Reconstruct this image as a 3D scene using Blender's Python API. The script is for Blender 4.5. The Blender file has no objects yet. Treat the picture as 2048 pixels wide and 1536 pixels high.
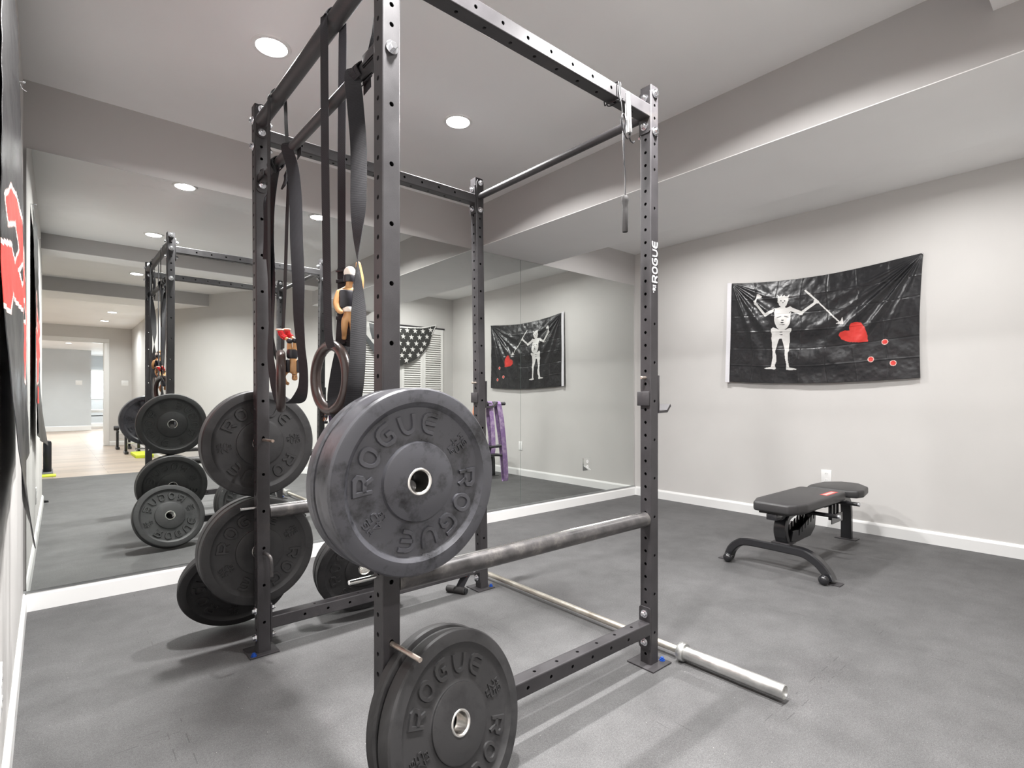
import bpy, bmesh, math, random
import numpy as np
from mathutils import Matrix, Vector, Euler
random.seed(11); rng = np.random.default_rng(5)
SC = bpy.context.scene; COL = SC.collection
PI = math.pi
WM = {}                                        # world matrix of every object made here

# ------------------------------------------------------------------ mesh builder
class MB:
    def __init__(s, M=None, fn=None):
        s.v = []; s.f = []; s.m = []; s.sm = []; s.M = M or Matrix(); s.fn = fn
    def add(s, vs, fs, mat=0, smooth=False, M=None):
        o = len(s.v); T = s.M @ M if M is not None else s.M
        for p in vs:
            q = T @ Vector(p)
            if s.fn: q = Vector(s.fn(q))
            s.v.append(q)
        flip = T.to_3x3().determinant() < 0
        for f in fs:
            f = [o + i for i in f]
            s.f.append(f[::-1] if flip else f); s.m.append(mat); s.sm.append(smooth)
        return s
    def box(s, x0, x1, y0, y1, z0, z1, bev=0, mat=0, M=None, seg=2):
        if bev <= 0:
            v = [(x0,y0,z0),(x1,y0,z0),(x1,y1,z0),(x0,y1,z0),(x0,y0,z1),(x1,y0,z1),(x1,y1,z1),(x0,y1,z1)]
            f = [(0,3,2,1),(4,5,6,7),(0,1,5,4),(1,2,6,5),(2,3,7,6),(3,0,4,7)]
            return s.add(v, f, mat, False, M)
        bm = bmesh.new(); bmesh.ops.create_cube(bm, size=1)
        for q in bm.verts:
            q.co = Vector(((x0+x1)/2+q.co.x*(x1-x0), (y0+y1)/2+q.co.y*(y1-y0), (z0+z1)/2+q.co.z*(z1-z0)))
        bmesh.ops.bevel(bm, geom=bm.edges[:], offset=bev, segments=seg, profile=.5, affect='EDGES')
        return s.bm(bm, mat, True, M)
    def bm(s, bm, mat=0, smooth=False, M=None):
        bm.verts.ensure_lookup_table()
        for i, q in enumerate(bm.verts): q.index = i
        s.add([q.co.copy() for q in bm.verts], [[q.index for q in f.verts] for f in bm.faces], mat, smooth, M); bm.free()
        return s
    def prism(s, poly, z0, z1, mat=0, M=None, bev=0):
        n = len(poly)
        a = sum(poly[i][0]*poly[(i+1)%n][1]-poly[(i+1)%n][0]*poly[i][1] for i in range(n))
        if a < 0: poly = poly[::-1]
        if bev <= 0:
            v = [(x,y,z0) for x,y in poly] + [(x,y,z1) for x,y in poly]
            f = [list(range(n))[::-1], list(range(n,2*n))] + [(i,(i+1)%n,n+(i+1)%n,n+i) for i in range(n)]
            return s.add(v, f, mat, False, M)
        bm = bmesh.new()
        b = [bm.verts.new((x,y,z0)) for x,y in poly]; t = [bm.verts.new((x,y,z1)) for x,y in poly]
        bm.faces.new(b[::-1]); bm.faces.new(t)
        for i in range(n): bm.faces.new((b[i],b[(i+1)%n],t[(i+1)%n],t[i]))
        bmesh.ops.bevel(bm, geom=bm.edges[:], offset=bev, segments=3, profile=.5, affect='EDGES')
        return s.bm(bm, mat, True, M)
    def lathe(s, prof, n=48, mat=0, M=None, smooth=True, close=False):
        # prof: (r, h) revolved about local Z
        v = []; f = []; k = len(prof)
        for i in range(n):
            a = 2*PI*i/n; c, d = math.cos(a), math.sin(a)
            v += [(r*c, r*d, h) for r, h in prof]
        for i in range(n):
            j = (i+1) % n
            for q in range(k if close else k-1):
                w = (q+1) % k
                f.append((i*k+q, j*k+q, j*k+w, i*k+w))
        if not close:
            if prof[0][0] > 1e-6: f.append([i*k for i in range(n)][::-1])
            if prof[-1][0] > 1e-6: f.append([i*k+k-1 for i in range(n)])
        return s.add(v, f, mat, smooth, M)
    def cyl(s, a, b, r, n=20, mat=0, r2=None, bev=0.0):
        a = Vector(a); b = Vector(b); L = (b-a).length
        M = Matrix.Translation(a) @ (b-a).to_track_quat('Z','Y').to_matrix().to_4x4()
        r2 = r if r2 is None else r2
        p = [(max(r-bev,1e-4),0),(r,bev),(r2,L-bev),(max(r2-bev,1e-4),L)] if bev > 0 else [(r,0),(r2,L)]
        return s.lathe(p, n, mat, M)
    def tube(s, pts, r, n=10, closed=False, mat=0, caps=True, ry=None, up=None):
        pts = [Vector(p) for p in pts]; N = len(pts); v = []; f = []
        rr = r if isinstance(r, (list, tuple)) else [r]*N
        prev = None
        for i, p in enumerate(pts):
            if closed: t = pts[(i+1)%N]-pts[i-1]
            else: t = pts[min(i+1,N-1)]-pts[max(i-1,0)]
            t.normalize()
            if prev is None:
                u = Vector(up) if up else (Vector((0,0,1)) if abs(t.z) < .9 else Vector((1,0,0)))
            else: u = prev
            u = (u - t*u.dot(t)).normalized(); prev = u; w = t.cross(u)
            for k in range(n):
                a = 2*PI*k/n; v.append(p + u*(rr[i]*math.cos(a)) + w*((ry or rr[i])*math.sin(a)))
        for i in range(N if closed else N-1):
            j = (i+1) % N
            for k in range(n):
                l = (k+1) % n; f.append((i*n+k, i*n+l, j*n+l, j*n+k))
        if caps and not closed: f.append(list(range(n))[::-1]); f.append([(N-1)*n+k for k in range(n)])
        return s.add(v, f, mat, True)
    def rect_sweep(s, pts, w, h, up=(0,0,1), mat=0, closed=False, bev=.15):
        # sweep of a chamfered rectangle: w across, h along 'up'
        pts = [Vector(p) for p in pts]; N = len(pts); v = []; f = []; b = bev*min(w,h)
        pr = [(-w/2+b,-h/2),(w/2-b,-h/2),(w/2,-h/2+b),(w/2,h/2-b),(w/2-b,h/2),(-w/2+b,h/2),(-w/2,h/2-b),(-w/2,-h/2+b)]
        for i, p in enumerate(pts):
            t = (pts[min(i+1,N-1)]-pts[max(i-1,0)]).normalized()
            u = up(i/(N-1)) if callable(up) else Vector(up)
            u = Vector(u); u = (u-t*u.dot(t)).normalized(); x = t.cross(u)
            v += [p + x*a + u*c for a, c in pr]
        for i in range(N-1):
            for k in range(8):
                l = (k+1) % 8; f.append((i*8+k, i*8+l, (i+1)*8+l, (i+1)*8+k))
        f.append(list(range(8))[::-1]); f.append([(N-1)*8+k for k in range(8)])
        return s.add(v, f, mat, True)
    def ball(s, c, r, mat=0, n=16, m=10, sc=(1,1,1), M=None):
        T = Matrix.Translation(c) @ (M or Matrix()) @ Matrix.Diagonal((sc[0],sc[1],sc[2],1))
        p = [(r*math.sin(PI*i/m), -r*math.cos(PI*i/m)) for i in range(m+1)]
        p[0] = (1e-5, -r); p[-1] = (1e-5, r)
        return s.lathe(p, n, mat, T)
    def mesh(s, name, mats, angle=38):
        me = bpy.data.meshes.new(name)
        me.from_pydata([tuple(q) for q in s.v], [], s.f)
        for m in (mats if isinstance(mats, (list, tuple)) else [mats]): me.materials.append(m)
        me.polygons.foreach_set('material_index', s.m); me.polygons.foreach_set('use_smooth', s.sm)
        me.validate()
        if any(s.sm): me.set_sharp_from_angle(angle=math.radians(angle))
        me.update(); return me

def smooth_path(pts, k=6):
    P = [Vector(p) for p in pts]; out = []
    for i in range(len(P)-1):
        a = P[max(i-1,0)]; b = P[i]; c = P[i+1]; d = P[min(i+2,len(P)-1)]
        for j in range(k):
            t = j/k
            out.append(.5*((2*b)+(c-a)*t+(2*a-5*b+4*c-d)*t*t+(3*b-a-3*c+d)*t**3))
    out.append(P[-1]); return out

# ------------------------------------------------------------------ objects
def tag(o, label=None, cat=None, group=None, kind=None):
    if label: o['label'] = label
    if cat: o['category'] = cat
    if group: o['group'] = group
    if kind: o['kind'] = kind
    return o
def thing(name, label, cat, loc=(0,0,0), group=None, M=None):
    o = bpy.data.objects.new(name, None); COL.objects.link(o); o.empty_display_size = .1
    W = M if M is not None else Matrix.Translation(loc)
    o.matrix_world = W; WM[o] = W.copy()
    return tag(o, label, cat, group)
def inst(name, me, parent, W):
    o = bpy.data.objects.new(name, me); COL.objects.link(o)
    if parent is not None:
        o.parent = parent; o.matrix_parent_inverse = Matrix(); o.matrix_basis = WM[parent].inverted() @ W
    else: o.matrix_basis = W
    WM[o] = W.copy(); return o
def part(name, mb, mats, parent=None, label=None, angle=38, origin=None):
    # geometry is given in world coordinates
    if parent is not None: W = WM[parent].copy()
    else:
        lo = Vector((min(v.x for v in mb.v), min(v.y for v in mb.v), min(v.z for v in mb.v)))
        hi = Vector((max(v.x for v in mb.v), max(v.y for v in mb.v), max(v.z for v in mb.v)))
        W = Matrix.Translation(((lo.x+hi.x)/2, (lo.y+hi.y)/2, lo.z))
    I = W.inverted(); mb.v = [I @ v for v in mb.v]
    o = inst(name, mb.mesh(name, mats, angle), parent, W)
    if label: o['label'] = label
    return o
def struct(name, mb, mats, parent=None, label=None):
    o = part(name, mb, mats, parent)
    if parent is None: o['kind'] = 'structure'
    if label: o['label'] = label
    return o
def single(name, mb, mats, label, cat, group=None, angle=38):
    return tag(part(name, mb, mats, None, None, angle), label, cat, group)

# ------------------------------------------------------------------ materials
def mat(name, col=(.5,.5,.5), rough=.5, metal=0, spec=.5, emit=None, es=0, coat=0):
    m = bpy.data.materials.new(name); m.use_nodes = True
    b = m.node_tree.nodes['Principled BSDF']
    b.inputs['Base Color'].default_value = (*col, 1); b.inputs['Roughness'].default_value = rough
    b.inputs['Metallic'].default_value = metal; b.inputs['Specular IOR Level'].default_value = spec
    if emit: b.inputs['Emission Color'].default_value = (*emit,1); b.inputs['Emission Strength'].default_value = es
    if coat: b.inputs['Coat Weight'].default_value = coat
    return m
class G:
    def __init__(s, m):
        s.t = m.node_tree; s.b = s.t.nodes.get('Principled BSDF')
        s.pos = s.n('ShaderNodeTexCoord').outputs['Object']
    def n(s, k, **kw):
        q = s.t.nodes.new(k)
        for a, v in kw.items(): setattr(q, a, v)
        return q
    def l(s, a, b): s.t.links.new(a, b)
    def geo(s): return s.n('ShaderNodeNewGeometry').outputs['Position']
    def noise(s, scale, detail=3, rough=.5, vec=None):
        q = s.n('ShaderNodeTexNoise'); q.inputs['Scale'].default_value = scale; q.inputs['Detail'].default_value = detail
        q.inputs['Roughness'].default_value = rough; s.l(vec if vec is not None else s.pos, q.inputs['Vector']); return q.outputs['Fac']
    def ramp(s, fac, stops):
        q = s.n('ShaderNodeValToRGB'); e = q.color_ramp.elements
        while len(e) < len(stops): e.new(.5)
        for i, (p, c) in enumerate(stops):
            e[i].position = p; e[i].color = (*c,1) if isinstance(c, tuple) else (c,c,c,1)
        s.l(fac, q.inputs['Fac']); return q.outputs['Color']
    def mix(s, fac, a, b, mode='MIX'):
        q = s.n('ShaderNodeMix', data_type='RGBA', blend_type=mode)
        for k, v in ((0,fac),(6,a),(7,b)):
            if isinstance(v, (int,float)): q.inputs[k].default_value = v if k == 0 else (v,v,v,1)
            elif isinstance(v, tuple): q.inputs[k].default_value = (*v,1)
            else: s.l(v, q.inputs[k])
        return q.outputs[2]
    def math(s, op, a, b=None, c=None):
        q = s.n('ShaderNodeMath', operation=op)
        for i, v in enumerate((a,b,c)):
            if v is None: continue
            if isinstance(v, (int,float)): q.inputs[i].default_value = v
            else: s.l(v, q.inputs[i])
        return q.outputs[0]
    def bump(s, h, strength=.2, dist=.002):
        q = s.n('ShaderNodeBump'); q.inputs['Strength'].default_value = strength; q.inputs['Distance'].default_value = dist
        s.l(h, q.inputs['Height']); s.l(q.outputs['Normal'], s.b.inputs['Normal'])
    def xyz(s, vec=None):
        q = s.n('ShaderNodeSeparateXYZ'); s.l(vec if vec is not None else s.pos, q.inputs[0]); return q.outputs
    def col(s, c): s.l(c, s.b.inputs['Base Color'])
    def rough(s, c): s.l(c, s.b.inputs['Roughness'])

def m_paint(name, col, rough=.55, bump=.12):
    m = mat(name, col, rough, spec=.3); g = G(m); p = g.geo()
    n = g.noise(1.1, 3, .6, p); g.col(g.mix(g.ramp(n, [(.3,0.0),(.75,1.0)]), tuple(c*.955 for c in col), tuple(min(1,c*1.03) for c in col)))
    g.bump(g.noise(260, 2, .6, p), bump, .0012); return m
WALL = m_paint('wall paint taupe', (.64,.625,.607))
CEIL = m_paint('ceiling paint white', (.95,.947,.945), .6)
WALLSHADE = m_paint('wall paint taupe darkened as shade', (.50,.485,.478))  # wall taupe darkened to stand in for shade on upper wall, soffit, beams
HALLW = m_paint('hall paint pale blue grey', (.60,.63,.65))
TRIM = mat('white trim paint', (.83,.83,.82), .32)
DOORW = mat('white door paint', (.80,.79,.765), .4)

def m_floor():
    m = mat('rubber mat floor', (.1,.1,.1), .62, spec=.35); g = G(m); p = g.geo()
    sp = g.noise(330, 3, .8, p); sp2 = g.noise(120, 4, .85, p); big = g.noise(1.7, 5, .62, p); mid = g.noise(9, 4, .6, p)
    base = g.ramp(sp, [(.33,(.045,.044,.045)),(.50,(.092,.091,.092)),(.66,(.20,.198,.199))])
    base = g.mix(.5, base, g.ramp(sp2, [(.34,(.060,.059,.060)),(.66,(.140,.138,.139))]))
    base = g.mix(1.0, base, g.ramp(big, [(.28,.74),(.5,.96),(.72,1.12)]), 'MULTIPLY')
    base = g.mix(1.0, base, g.ramp(mid, [(.3,.87),(.7,1.08)]), 'MULTIPLY')
    vo = g.n('ShaderNodeTexVoronoi'); vo.inputs['Scale'].default_value = 42; g.l(p, vo.inputs['Vector'])
    fleck = g.math('LESS_THAN', vo.outputs['Distance'], .045)
    pick = g.math('GREATER_THAN', g.xyz(vo.outputs['Color'])[0], .80)
    base = g.mix(g.math('MULTIPLY', fleck, pick), base, (.42,.40,.38))
    # interlocking seam between the mats
    o = g.xyz(p)
    def seam(a, b, off, per):
        tooth = g.math('MULTIPLY', g.math('SIGN', g.math('SINE', g.math('MULTIPLY', b, 52.0))), .022)
        d = g.math('ABSOLUTE', g.math('SUBTRACT', g.math('MODULO', g.math('ADD', g.math('ADD', a, tooth), 20*per-off), per), per/2))
        return g.math('LESS_THAN', d, .0016)
    brk = g.math('GREATER_THAN', g.noise(3.0, 3, .6, p), .54)
    line = g.math('MULTIPLY', g.math('MAXIMUM', seam(o[0], o[1], .28-.61, 1.22), seam(o[1], o[0], 1.98-.61, 1.22)), brk)
    base = g.mix(g.math('MULTIPLY', line, .42), base, (.02,.02,.02))
    g.col(base); g.bump(sp, .35, .001); return m
FLOOR = m_floor()
def m_wood():
    m = mat('wood plank floor', (.5,.4,.3), .38); g = G(m); p = g.geo()
    br = g.n('ShaderNodeTexBrick'); g.l(p, br.inputs['Vector'])
    br.inputs['Scale'].default_value = 1; br.inputs['Brick Width'].default_value = 1.2; br.inputs['Row Height'].default_value = .16
    br.inputs['Mortar Size'].default_value = .0025; br.inputs['Color1'].default_value = (.52,.42,.34,1); br.inputs['Color2'].default_value = (.40,.325,.27,1)
    br.inputs['Mortar'].default_value = (.16,.12,.09,1)
    mp = g.n('ShaderNodeMapping'); mp.inputs['Scale'].default_value = (2.2,34,1); g.l(p, mp.inputs['Vector'])
    g.col(g.mix(1.0, br.outputs['Color'], g.ramp(g.noise(1.0, 5, .6, mp.outputs['Vector']), [(.3,.78),(.7,1.15)]), 'MULTIPLY')); return m
WOOD = m_wood()
def m_steel():
    m = mat('black powder coated steel', (.035,.033,.035), .46, spec=.42); g = G(m)
    n = g.noise(4.5, 4, .65, g.geo()); f = g.noise(420, 2, .7, g.geo())
    c = g.ramp(n, [(.32,(.026,.024,.026)),(.62,(.045,.042,.045)),(.78,(.070,.062,.058))])
    g.col(g.mix(1.0, c, g.ramp(f, [(.3,.86),(.7,1.16)]), 'MULTIPLY'))
    g.rough(g.ramp(n, [(.3,.42),(.75,.56)])); g.bump(f, .12, .0006); return m
STEEL = m_steel()
def m_pipe():
    m = mat('scuffed safety pipe', (.06,.06,.06), .36, metal=.35, spec=.5); g = G(m); p = g.geo()
    n = g.noise(14, 5, .7, p); g.col(g.ramp(n, [(.35,(.045,.043,.044)),(.55,(.085,.080,.080)),(.74,(.19,.177,.165))])); g.rough(g.ramp(n, [(.3,.3),(.7,.5)])); return m
PIPE = m_pipe()
ZINC = mat('zinc bolt', (.72,.73,.76), .24, metal=1)
def m_chrome(name, c1, c2, rust=None, scale=9):
    m = mat(name, c1, .28, metal=.9); g = G(m); p = g.geo(); n = g.noise(scale, 5, .65, p)
    c = g.ramp(n, [(.35,c1),(.65,c2)])
    if rust: c = g.mix(g.ramp(g.noise(6.5, 5, .7, p), [(.60,0.),(.70,1.)]), c, rust)
    g.col(c); g.rough(g.ramp(n, [(.3,.28),(.7,.5)])); return m
CHROME = m_chrome('worn barbell chrome', (.46,.46,.45), (.66,.66,.645), (.50,.26,.10))
SHAFT = m_chrome('worn barbell shaft', (.50,.455,.39), (.68,.65,.58), (.36,.23,.13))
PEGM = m_chrome('rusty bare steel rod', (.42,.36,.31), (.60,.52,.46), (.36,.20,.12), 22)
BRIGHT = mat('bright polished steel', (.78,.78,.77), .15, metal=1)
HUB = mat('steel hub ring', (.80,.78,.75), .26, metal=1)
BLUE = mat('blue anchor bolt', (.02,.09,.42), .3, metal=.3)
def m_rubber(name, base, scuff, amt, r0, r1):
    m = mat(name, base, .5, spec=.45); g = G(m); p = g.geo()
    n = g.noise(13, 6, .68, p); mp = g.n('ShaderNodeMapping'); mp.inputs['Rotation'].default_value = (.3,.9,.4); mp.inputs['Scale'].default_value = (1,3.2,1); g.l(p, mp.inputs['Vector'])
    k = g.noise(11, 5, .7, mp.outputs['Vector'])
    f = g.math('MULTIPLY', g.math('MULTIPLY', n, k), 4.0)
    c = g.ramp(f, [(.55,base),(1.0,tuple(b*(1-amt)+s_*amt for b, s_ in zip(base, scuff)))])
    g.col(c); g.rough(g.ramp(n, [(.3,r0),(.75,r1)])); g.bump(g.noise(300,2,.6,p), .1, .0006); return m
RUB = m_rubber('matte black bumper rubber', (.0125,.012,.013), (.030,.029,.030), .8, .44, .62)
RUBS = m_rubber('chalk scuffed bumper rubber', (.0125,.0125,.0145), (.070,.070,.080), .9, .26, .50)
def m_web():
    m = mat('black nylon webbing', (.016,.015,.018), .62, spec=.35); g = G(m)
    w = g.n('ShaderNodeTexWave', wave_type='BANDS', bands_direction='Z'); w.inputs['Scale'].default_value = 160; w.inputs['Distortion'].default_value = 1.2; g.l(g.geo(), w.inputs['Vector'])
    g.col(g.ramp(w.outputs['Fac'], [(.3,(.010,.010,.012)),(.8,(.030,.028,.033))])); g.bump(w.outputs['Fac'], .5, .0015); return m
WEB = m_web()
RING = mat('dark brown ring plastic', (.045,.030,.027), .30, spec=.55); _g = G(RING); _g.bump(_g.noise(160,3,.6,_g.geo()), .35, .0012)
PLAST = mat('black plastic', (.015,.015,.017), .35)
FOAM = mat('black foam grip', (.022,.020,.020), .7)
VINYL = mat('black bench vinyl', (.030,.029,.030), .44, spec=.5); _g = G(VINYL); _g.bump(_g.noise(500,2,.6,_g.geo()), .15, .0006)
BENCHF = mat('gloss black bench frame', (.014,.014,.016), .22, spec=.6)
RED = mat('red label', (.62,.055,.05), .45)
WHITE = mat('white plastic plate', (.82,.82,.81), .35)
SLOT = mat('dark slot', (.02,.02,.02), .6)
WHITEINK = mat('white ink', (.85,.84,.87), .5)
PURPLE = mat('purple latex band', (.20,.12,.27), .5); _g = G(PURPLE); _g.col(_g.ramp(_g.noise(26,5,.7,_g.geo()), [(.45,(.19,.115,.26)),(.72,(.42,.34,.46))]))
TAN = mat('tan toy plastic', (.62,.33,.14), .42); PINK = mat('pink toy plastic', (.86,.52,.40), .42)
CREAM = mat('cream toy plastic', (.86,.76,.68), .42); TOYR = mat('red toy plastic', (.55,.02,.025), .25); TOYK = mat('black toy plastic', (.014,.013,.018), .4)
TOYSK = mat('ruddy toy plastic', (.60,.22,.11), .42)
LIME = mat('lime yellow foam', (.62,.72,.03), .6); GREYM = mat('grey foam', (.17,.17,.18), .7)
CLEARB = mat('pale storage plastic', (.72,.74,.74), .3)
NAVY = mat('black roller foam', (.012,.013,.02), .5)
def m_satin(name, col, rough, crease=True):
    m = mat(name, col, rough, spec=.55); g = G(m); p = g.geo()
    b = g.noise(34, 4, .6, p); g.bump(b, .35, .004); return m
SATK = m_satin('black satin flag cloth', (.012,.012,.014), .33)
SATW = m_satin('white flag print', (.72,.71,.69), .45)
SATR = m_satin('red flag print', (.70,.045,.035), .42)
SATP = m_satin('pale outline flag print', (.80,.55,.50), .5)
SATG = m_satin('charcoal flag print', (.030,.030,.028), .5)
SATS = m_satin('slate flag print', (.085,.09,.095), .5)
HEAD = m_satin('white canvas flag header', (.74,.73,.76), .6)
def m_mirror():
    m = bpy.data.materials.new('wall mirror glass'); m.use_nodes = True; t = m.node_tree; b = t.nodes['Principled BSDF']
    b.inputs['Base Color'].default_value = (.785,.81,.79,1); b.inputs['Metallic'].default_value = 1; b.inputs['Roughness'].default_value = 0.0
    g = G(m); p = g.geo(); d = g.n('ShaderNodeBsdfDiffuse'); d.inputs['Color'].default_value = (.8,.82,.84,1)
    mx = g.n('ShaderNodeMixShader')
    mp = g.n('ShaderNodeMapping'); mp.inputs['Rotation'].default_value = (0,.5,0); mp.inputs['Scale'].default_value = (1.2,1,3.5); g.l(p, mp.inputs['Vector'])
    sm = g.ramp(g.noise(1.6, 5, .65, mp.outputs['Vector']), [(.56,0.0),(.78,1.0)])
    z = g.xyz(p)[2]; top = g.math('MULTIPLY', g.math('SUBTRACT', z, 1.75), 2.0); top.node.use_clamp = True
    g.l(g.math('MULTIPLY', g.math('MULTIPLY', sm, top), .16), mx.inputs[0])
    out = t.nodes['Material Output']; g.l(b.outputs[0], mx.inputs[1]); g.l(d.outputs[0], mx.inputs[2]); g.l(mx.outputs[0], out.inputs[0]); return m
MIRROR = m_mirror()
MEDGE = mat('mirror edge green glass', (.12,.17,.15), .3)
LAMP = mat('lit lamp lens', (1,1,1), .5, emit=(1,.985,.975), es=14)
LAMPF = mat('lit lamp lens cool', (1,1,1), .5, emit=(.97,.98,1), es=14)
GLASS = mat('window pane glass', (1,1,1), .0); GLASS.node_tree.nodes['Principled BSDF'].inputs['Transmission Weight'].default_value = 1; GLASS.node_tree.nodes['Principled BSDF'].inputs['IOR'].default_value = 1.05

# ------------------------------------------------------------------ the setting
ZC = 2.6255; ZS = 2.29; YM = 3.534; XR = 4.781; XS1, XS2 = 2.605, 3.40
def lwx(y): return -.137 + (YM-y)*.0134           # the left wall is not quite square to the mirror wall
struct('floor', MB().box(-.9, 4.95, -2.15, 3.75, -.05, 0), FLOOR)
struct('floor_wood', MB().box(-3.0, 4.95, -18.2, -2.15, -.05, -.004), WOOD)
struct('floor_mat_extension', MB().box(-3.0, -.9, -2.15, .12, -.05, 0), FLOOR)
struct('ceiling', MB().box(-3.1, 4.95, -18.2, 3.75, ZC, ZC+.1), CEIL)
struct('wall_back', MB().box(-.3, 4.95, YM+.014, YM+.16, 0, ZC), WALLSHADE)
struct('wall_right', MB().box(XR+.014, XR+.16, -.15, YM+.014, 0, ZC), WALL)
struct('wall_left', MB().prism([(lwx(3.55),3.55),(lwx(0.0),0.0),(lwx(0)-.13,0.0),(lwx(3.55)-.1,3.55)], 0, ZC), WALL)
struct('wall_front', MB().box(2.905, XR+.02, -.13, -.007, 0, ZC), WALL)
dx, dy = (1.394-2.905), -2.70
struct('wall_angled', MB().prism([(2.905,-.007),(2.905+dx,dy),(2.905+dx+.13,dy-.06),(3.06,-.09)], 0, ZC), WALL)
struct('wall_side', MB().box(1.394, 1.52, -7.75, -2.70, 0, ZC), WALL)
wf = MB(); wf.box(-2.6, -.5, -7.87, -7.75, 0, ZC); wf.box(.90, 1.52, -7.87, -7.75, 0, ZC); wf.box(-.5, .90, -7.87, -7.75, 2.29, ZC)
struct('wall_far', wf, WALL)
struct('wall_outer', MB().box(-2.72, -2.6, -7.87, .12, 0, ZC), WALL)
struct('wall_return', MB().box(-2.72, lwx(0)-.125, .001, .12, 0, ZC), WALL)
wh = MB(); wh.box(-2.2, 1.03, -15.4, -15.2, 0, ZC)
struct('wall_hall', wh, HALLW)
struct('wall_hall_right', MB().box(2.2, 2.32, -18.2, -7.87, 0, ZC), HALLW)
struct('wall_hall_left', MB().box(-2.32, -2.2, -18.2, -7.87, 0, ZC), HALLW)
ww = MB(); ww.box(-2.2, .75, -18.1, -17.98, 0, ZC); ww.box(2.0, 2.2, -18.1, -17.98, 0, ZC); ww.box(.75, 2.0, -18.1, -17.98, 0, 1.02); ww.box(.75, 2.0, -18.1, -17.98, 2.12, ZC)
struct('wall_window', ww, HALLW)
# soffit and beams
struct('ceiling_soffit', MB().box(XS1, XS2, -.007, YM+.014, ZS, ZC), WALLSHADE)
struct('ceiling_beam', MB().box(lwx(.3)-.02, XS1, .05, .335, 2.478, ZC), WALLSHADE)
struct('ceiling_beam', MB().box(-2.6, 1.95, -2.66, -2.0, 2.445, ZC), WALLSHADE)
# soffit undersides are painted like the ceiling: thin board
struct('trim_1', MB().box(XS1, XS2, -.007, YM+.013, ZS-.004, ZS), CEIL)
struct('trim_2', MB().box(-2.6, 1.92, -2.66, -2.0, 2.441, 2.445), CEIL)
struct('trim_3', MB().box(lwx(.3)-.02, XS1, .05, .335, 2.474, 2.478), CEIL)
def base(name, a, b, nrm, h=.093, t=.014):
    a = Vector((*a,0)); b = Vector((*b,0)); n = Vector((*nrm,0)).normalized()
    m = MB(); pr = [(0,0),(t,0),(t,h-.018),(t-.003,h-.010),(t*.55,h-.003),(t*.45,h),(0,h)]
    v = [a+n*p+Vector((0,0,q)) for p,q in pr]+[b+n*p+Vector((0,0,q)) for p,q in pr]; k = len(pr)
    f = [(i,(i+1)%k,k+(i+1)%k,k+i) for i in range(k)]+[list(range(k))[::-1], list(range(k,2*k))]
    m.add(v, f); bm = bmesh.new(); me = m.mesh('t', TRIM); bm.from_mesh(me); bmesh.ops.recalc_face_normals(bm, faces=bm.faces); m2 = MB(); m2.bm(bm); bpy.data.meshes.remove(me)
    return struct(name, m2, TRIM)
base('baseboard_back', (lwx(3.5)+.01,YM+.014), (XR,YM+.014), (0,-1))
base('baseboard_right', (XR+.014,YM), (XR+.014,0), (-1,0))
base('baseboard_left', (lwx(YM),YM), (lwx(.02),.02), (1,.0134))
base('baseboard_front', (4.62,-.007), (XR,-.007), (0,1))
base('baseboard_angled', (2.905,-.007), (2.905+dx,dy), (-dy,dx) if False else (dy,-dx))
base('baseboard_side', (1.394,-2.75), (1.394,-7.75), (-1,0))
base('baseboard_far', (.99,-7.75), (1.394,-7.75), (0,1))
base('baseboard_hall', (-2.2,-15.2), (1.03,-15.2), (0,1), .16)
base('baseboard_window', (.75,-17.98), (2.2,-17.98), (0,1), .14)
# cased opening in the far wall
d = MB(); d.box(.90, .985, -7.755, -7.735, 0, 2.37, .004); d.box(-.585, -.50, -7.755, -7.735, 0, 2.37, .004); d.box(-.585, .985, -7.756, -7.732, 2.285, 2.37, .004)
d.box(.885, .901, -7.88, -7.74, 0, 2.285); d.box(-.501, -.485, -7.88, -7.74, 0, 2.285); d.box(-.5, .9, -7.88, -7.74, 2.272, 2.29)
struct('door_1', d, TRIM)
# hall window with blinds
w1 = struct('window_1', (lambda m: (m.box(.75,.81,-18.06,-17.96,1.02,2.12), m.box(1.94,2.0,-18.06,-17.96,1.02,2.12), m.box(.75,2.0,-18.06,-17.96,1.02,1.09), m.box(.75,2.0,-18.06,-17.96,2.06,2.12), m.box(1.355,1.395,-18.06,-17.97,1.02,2.12), m)[-1])(MB()), TRIM)
struct('pane', MB().box(.81,1.94,-18.03,-18.025,1.09,2.06), GLASS, w1)
bl = MB()
for i in range(20): bl.box(.82, 1.93, -17.975, -17.955, 1.12+i*.046, 1.124+i*.046, M=None)
struct('blind_slats', bl, DOORW, w1)

# ------------------------------------------------------------------ mirrors
def mirror(x0, x1, y0, y1, label):
    a = Vector((x0,y0,0)); b = Vector((x1,y1,0)); t = (b-a).normalized(); n = Vector((-t.y,t.x,0))   # n points to the wall
    P = [a, b, b+n*.006, a+n*.006]; m = MB(); z0, z1 = .105, 2.283
    v = [Vector((p.x,p.y,z0)) for p in P]+[Vector((p.x,p.y,z1)) for p in P]
    m.add(v, [(0,1,5,4)], 0); m.add(v, [(3,2,1,0),(4,5,6,7),(1,2,6,5),(2,3,7,6),(3,0,4,7)], 1)
    o = single('wall_mirror', m, [MIRROR, MEDGE], label, 'mirror', 'frameless mirror panels on the back wall'); return o
DL = .0065
mirror(lwx(YM)+.012, 1.4735, YM+.005-(1.475-lwx(YM)-.012)*DL, YM+.005, 'frameless wall mirror nearest the left wall, reflecting the far doorway')
mirror(1.4765, 3.1165, YM+.005, YM+.005, 'middle frameless wall mirror behind the power rack')
mirror(3.1195, 4.765, YM+.005, YM+.006, 'frameless wall mirror in the right corner, reflecting half of the skeleton flag')
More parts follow.
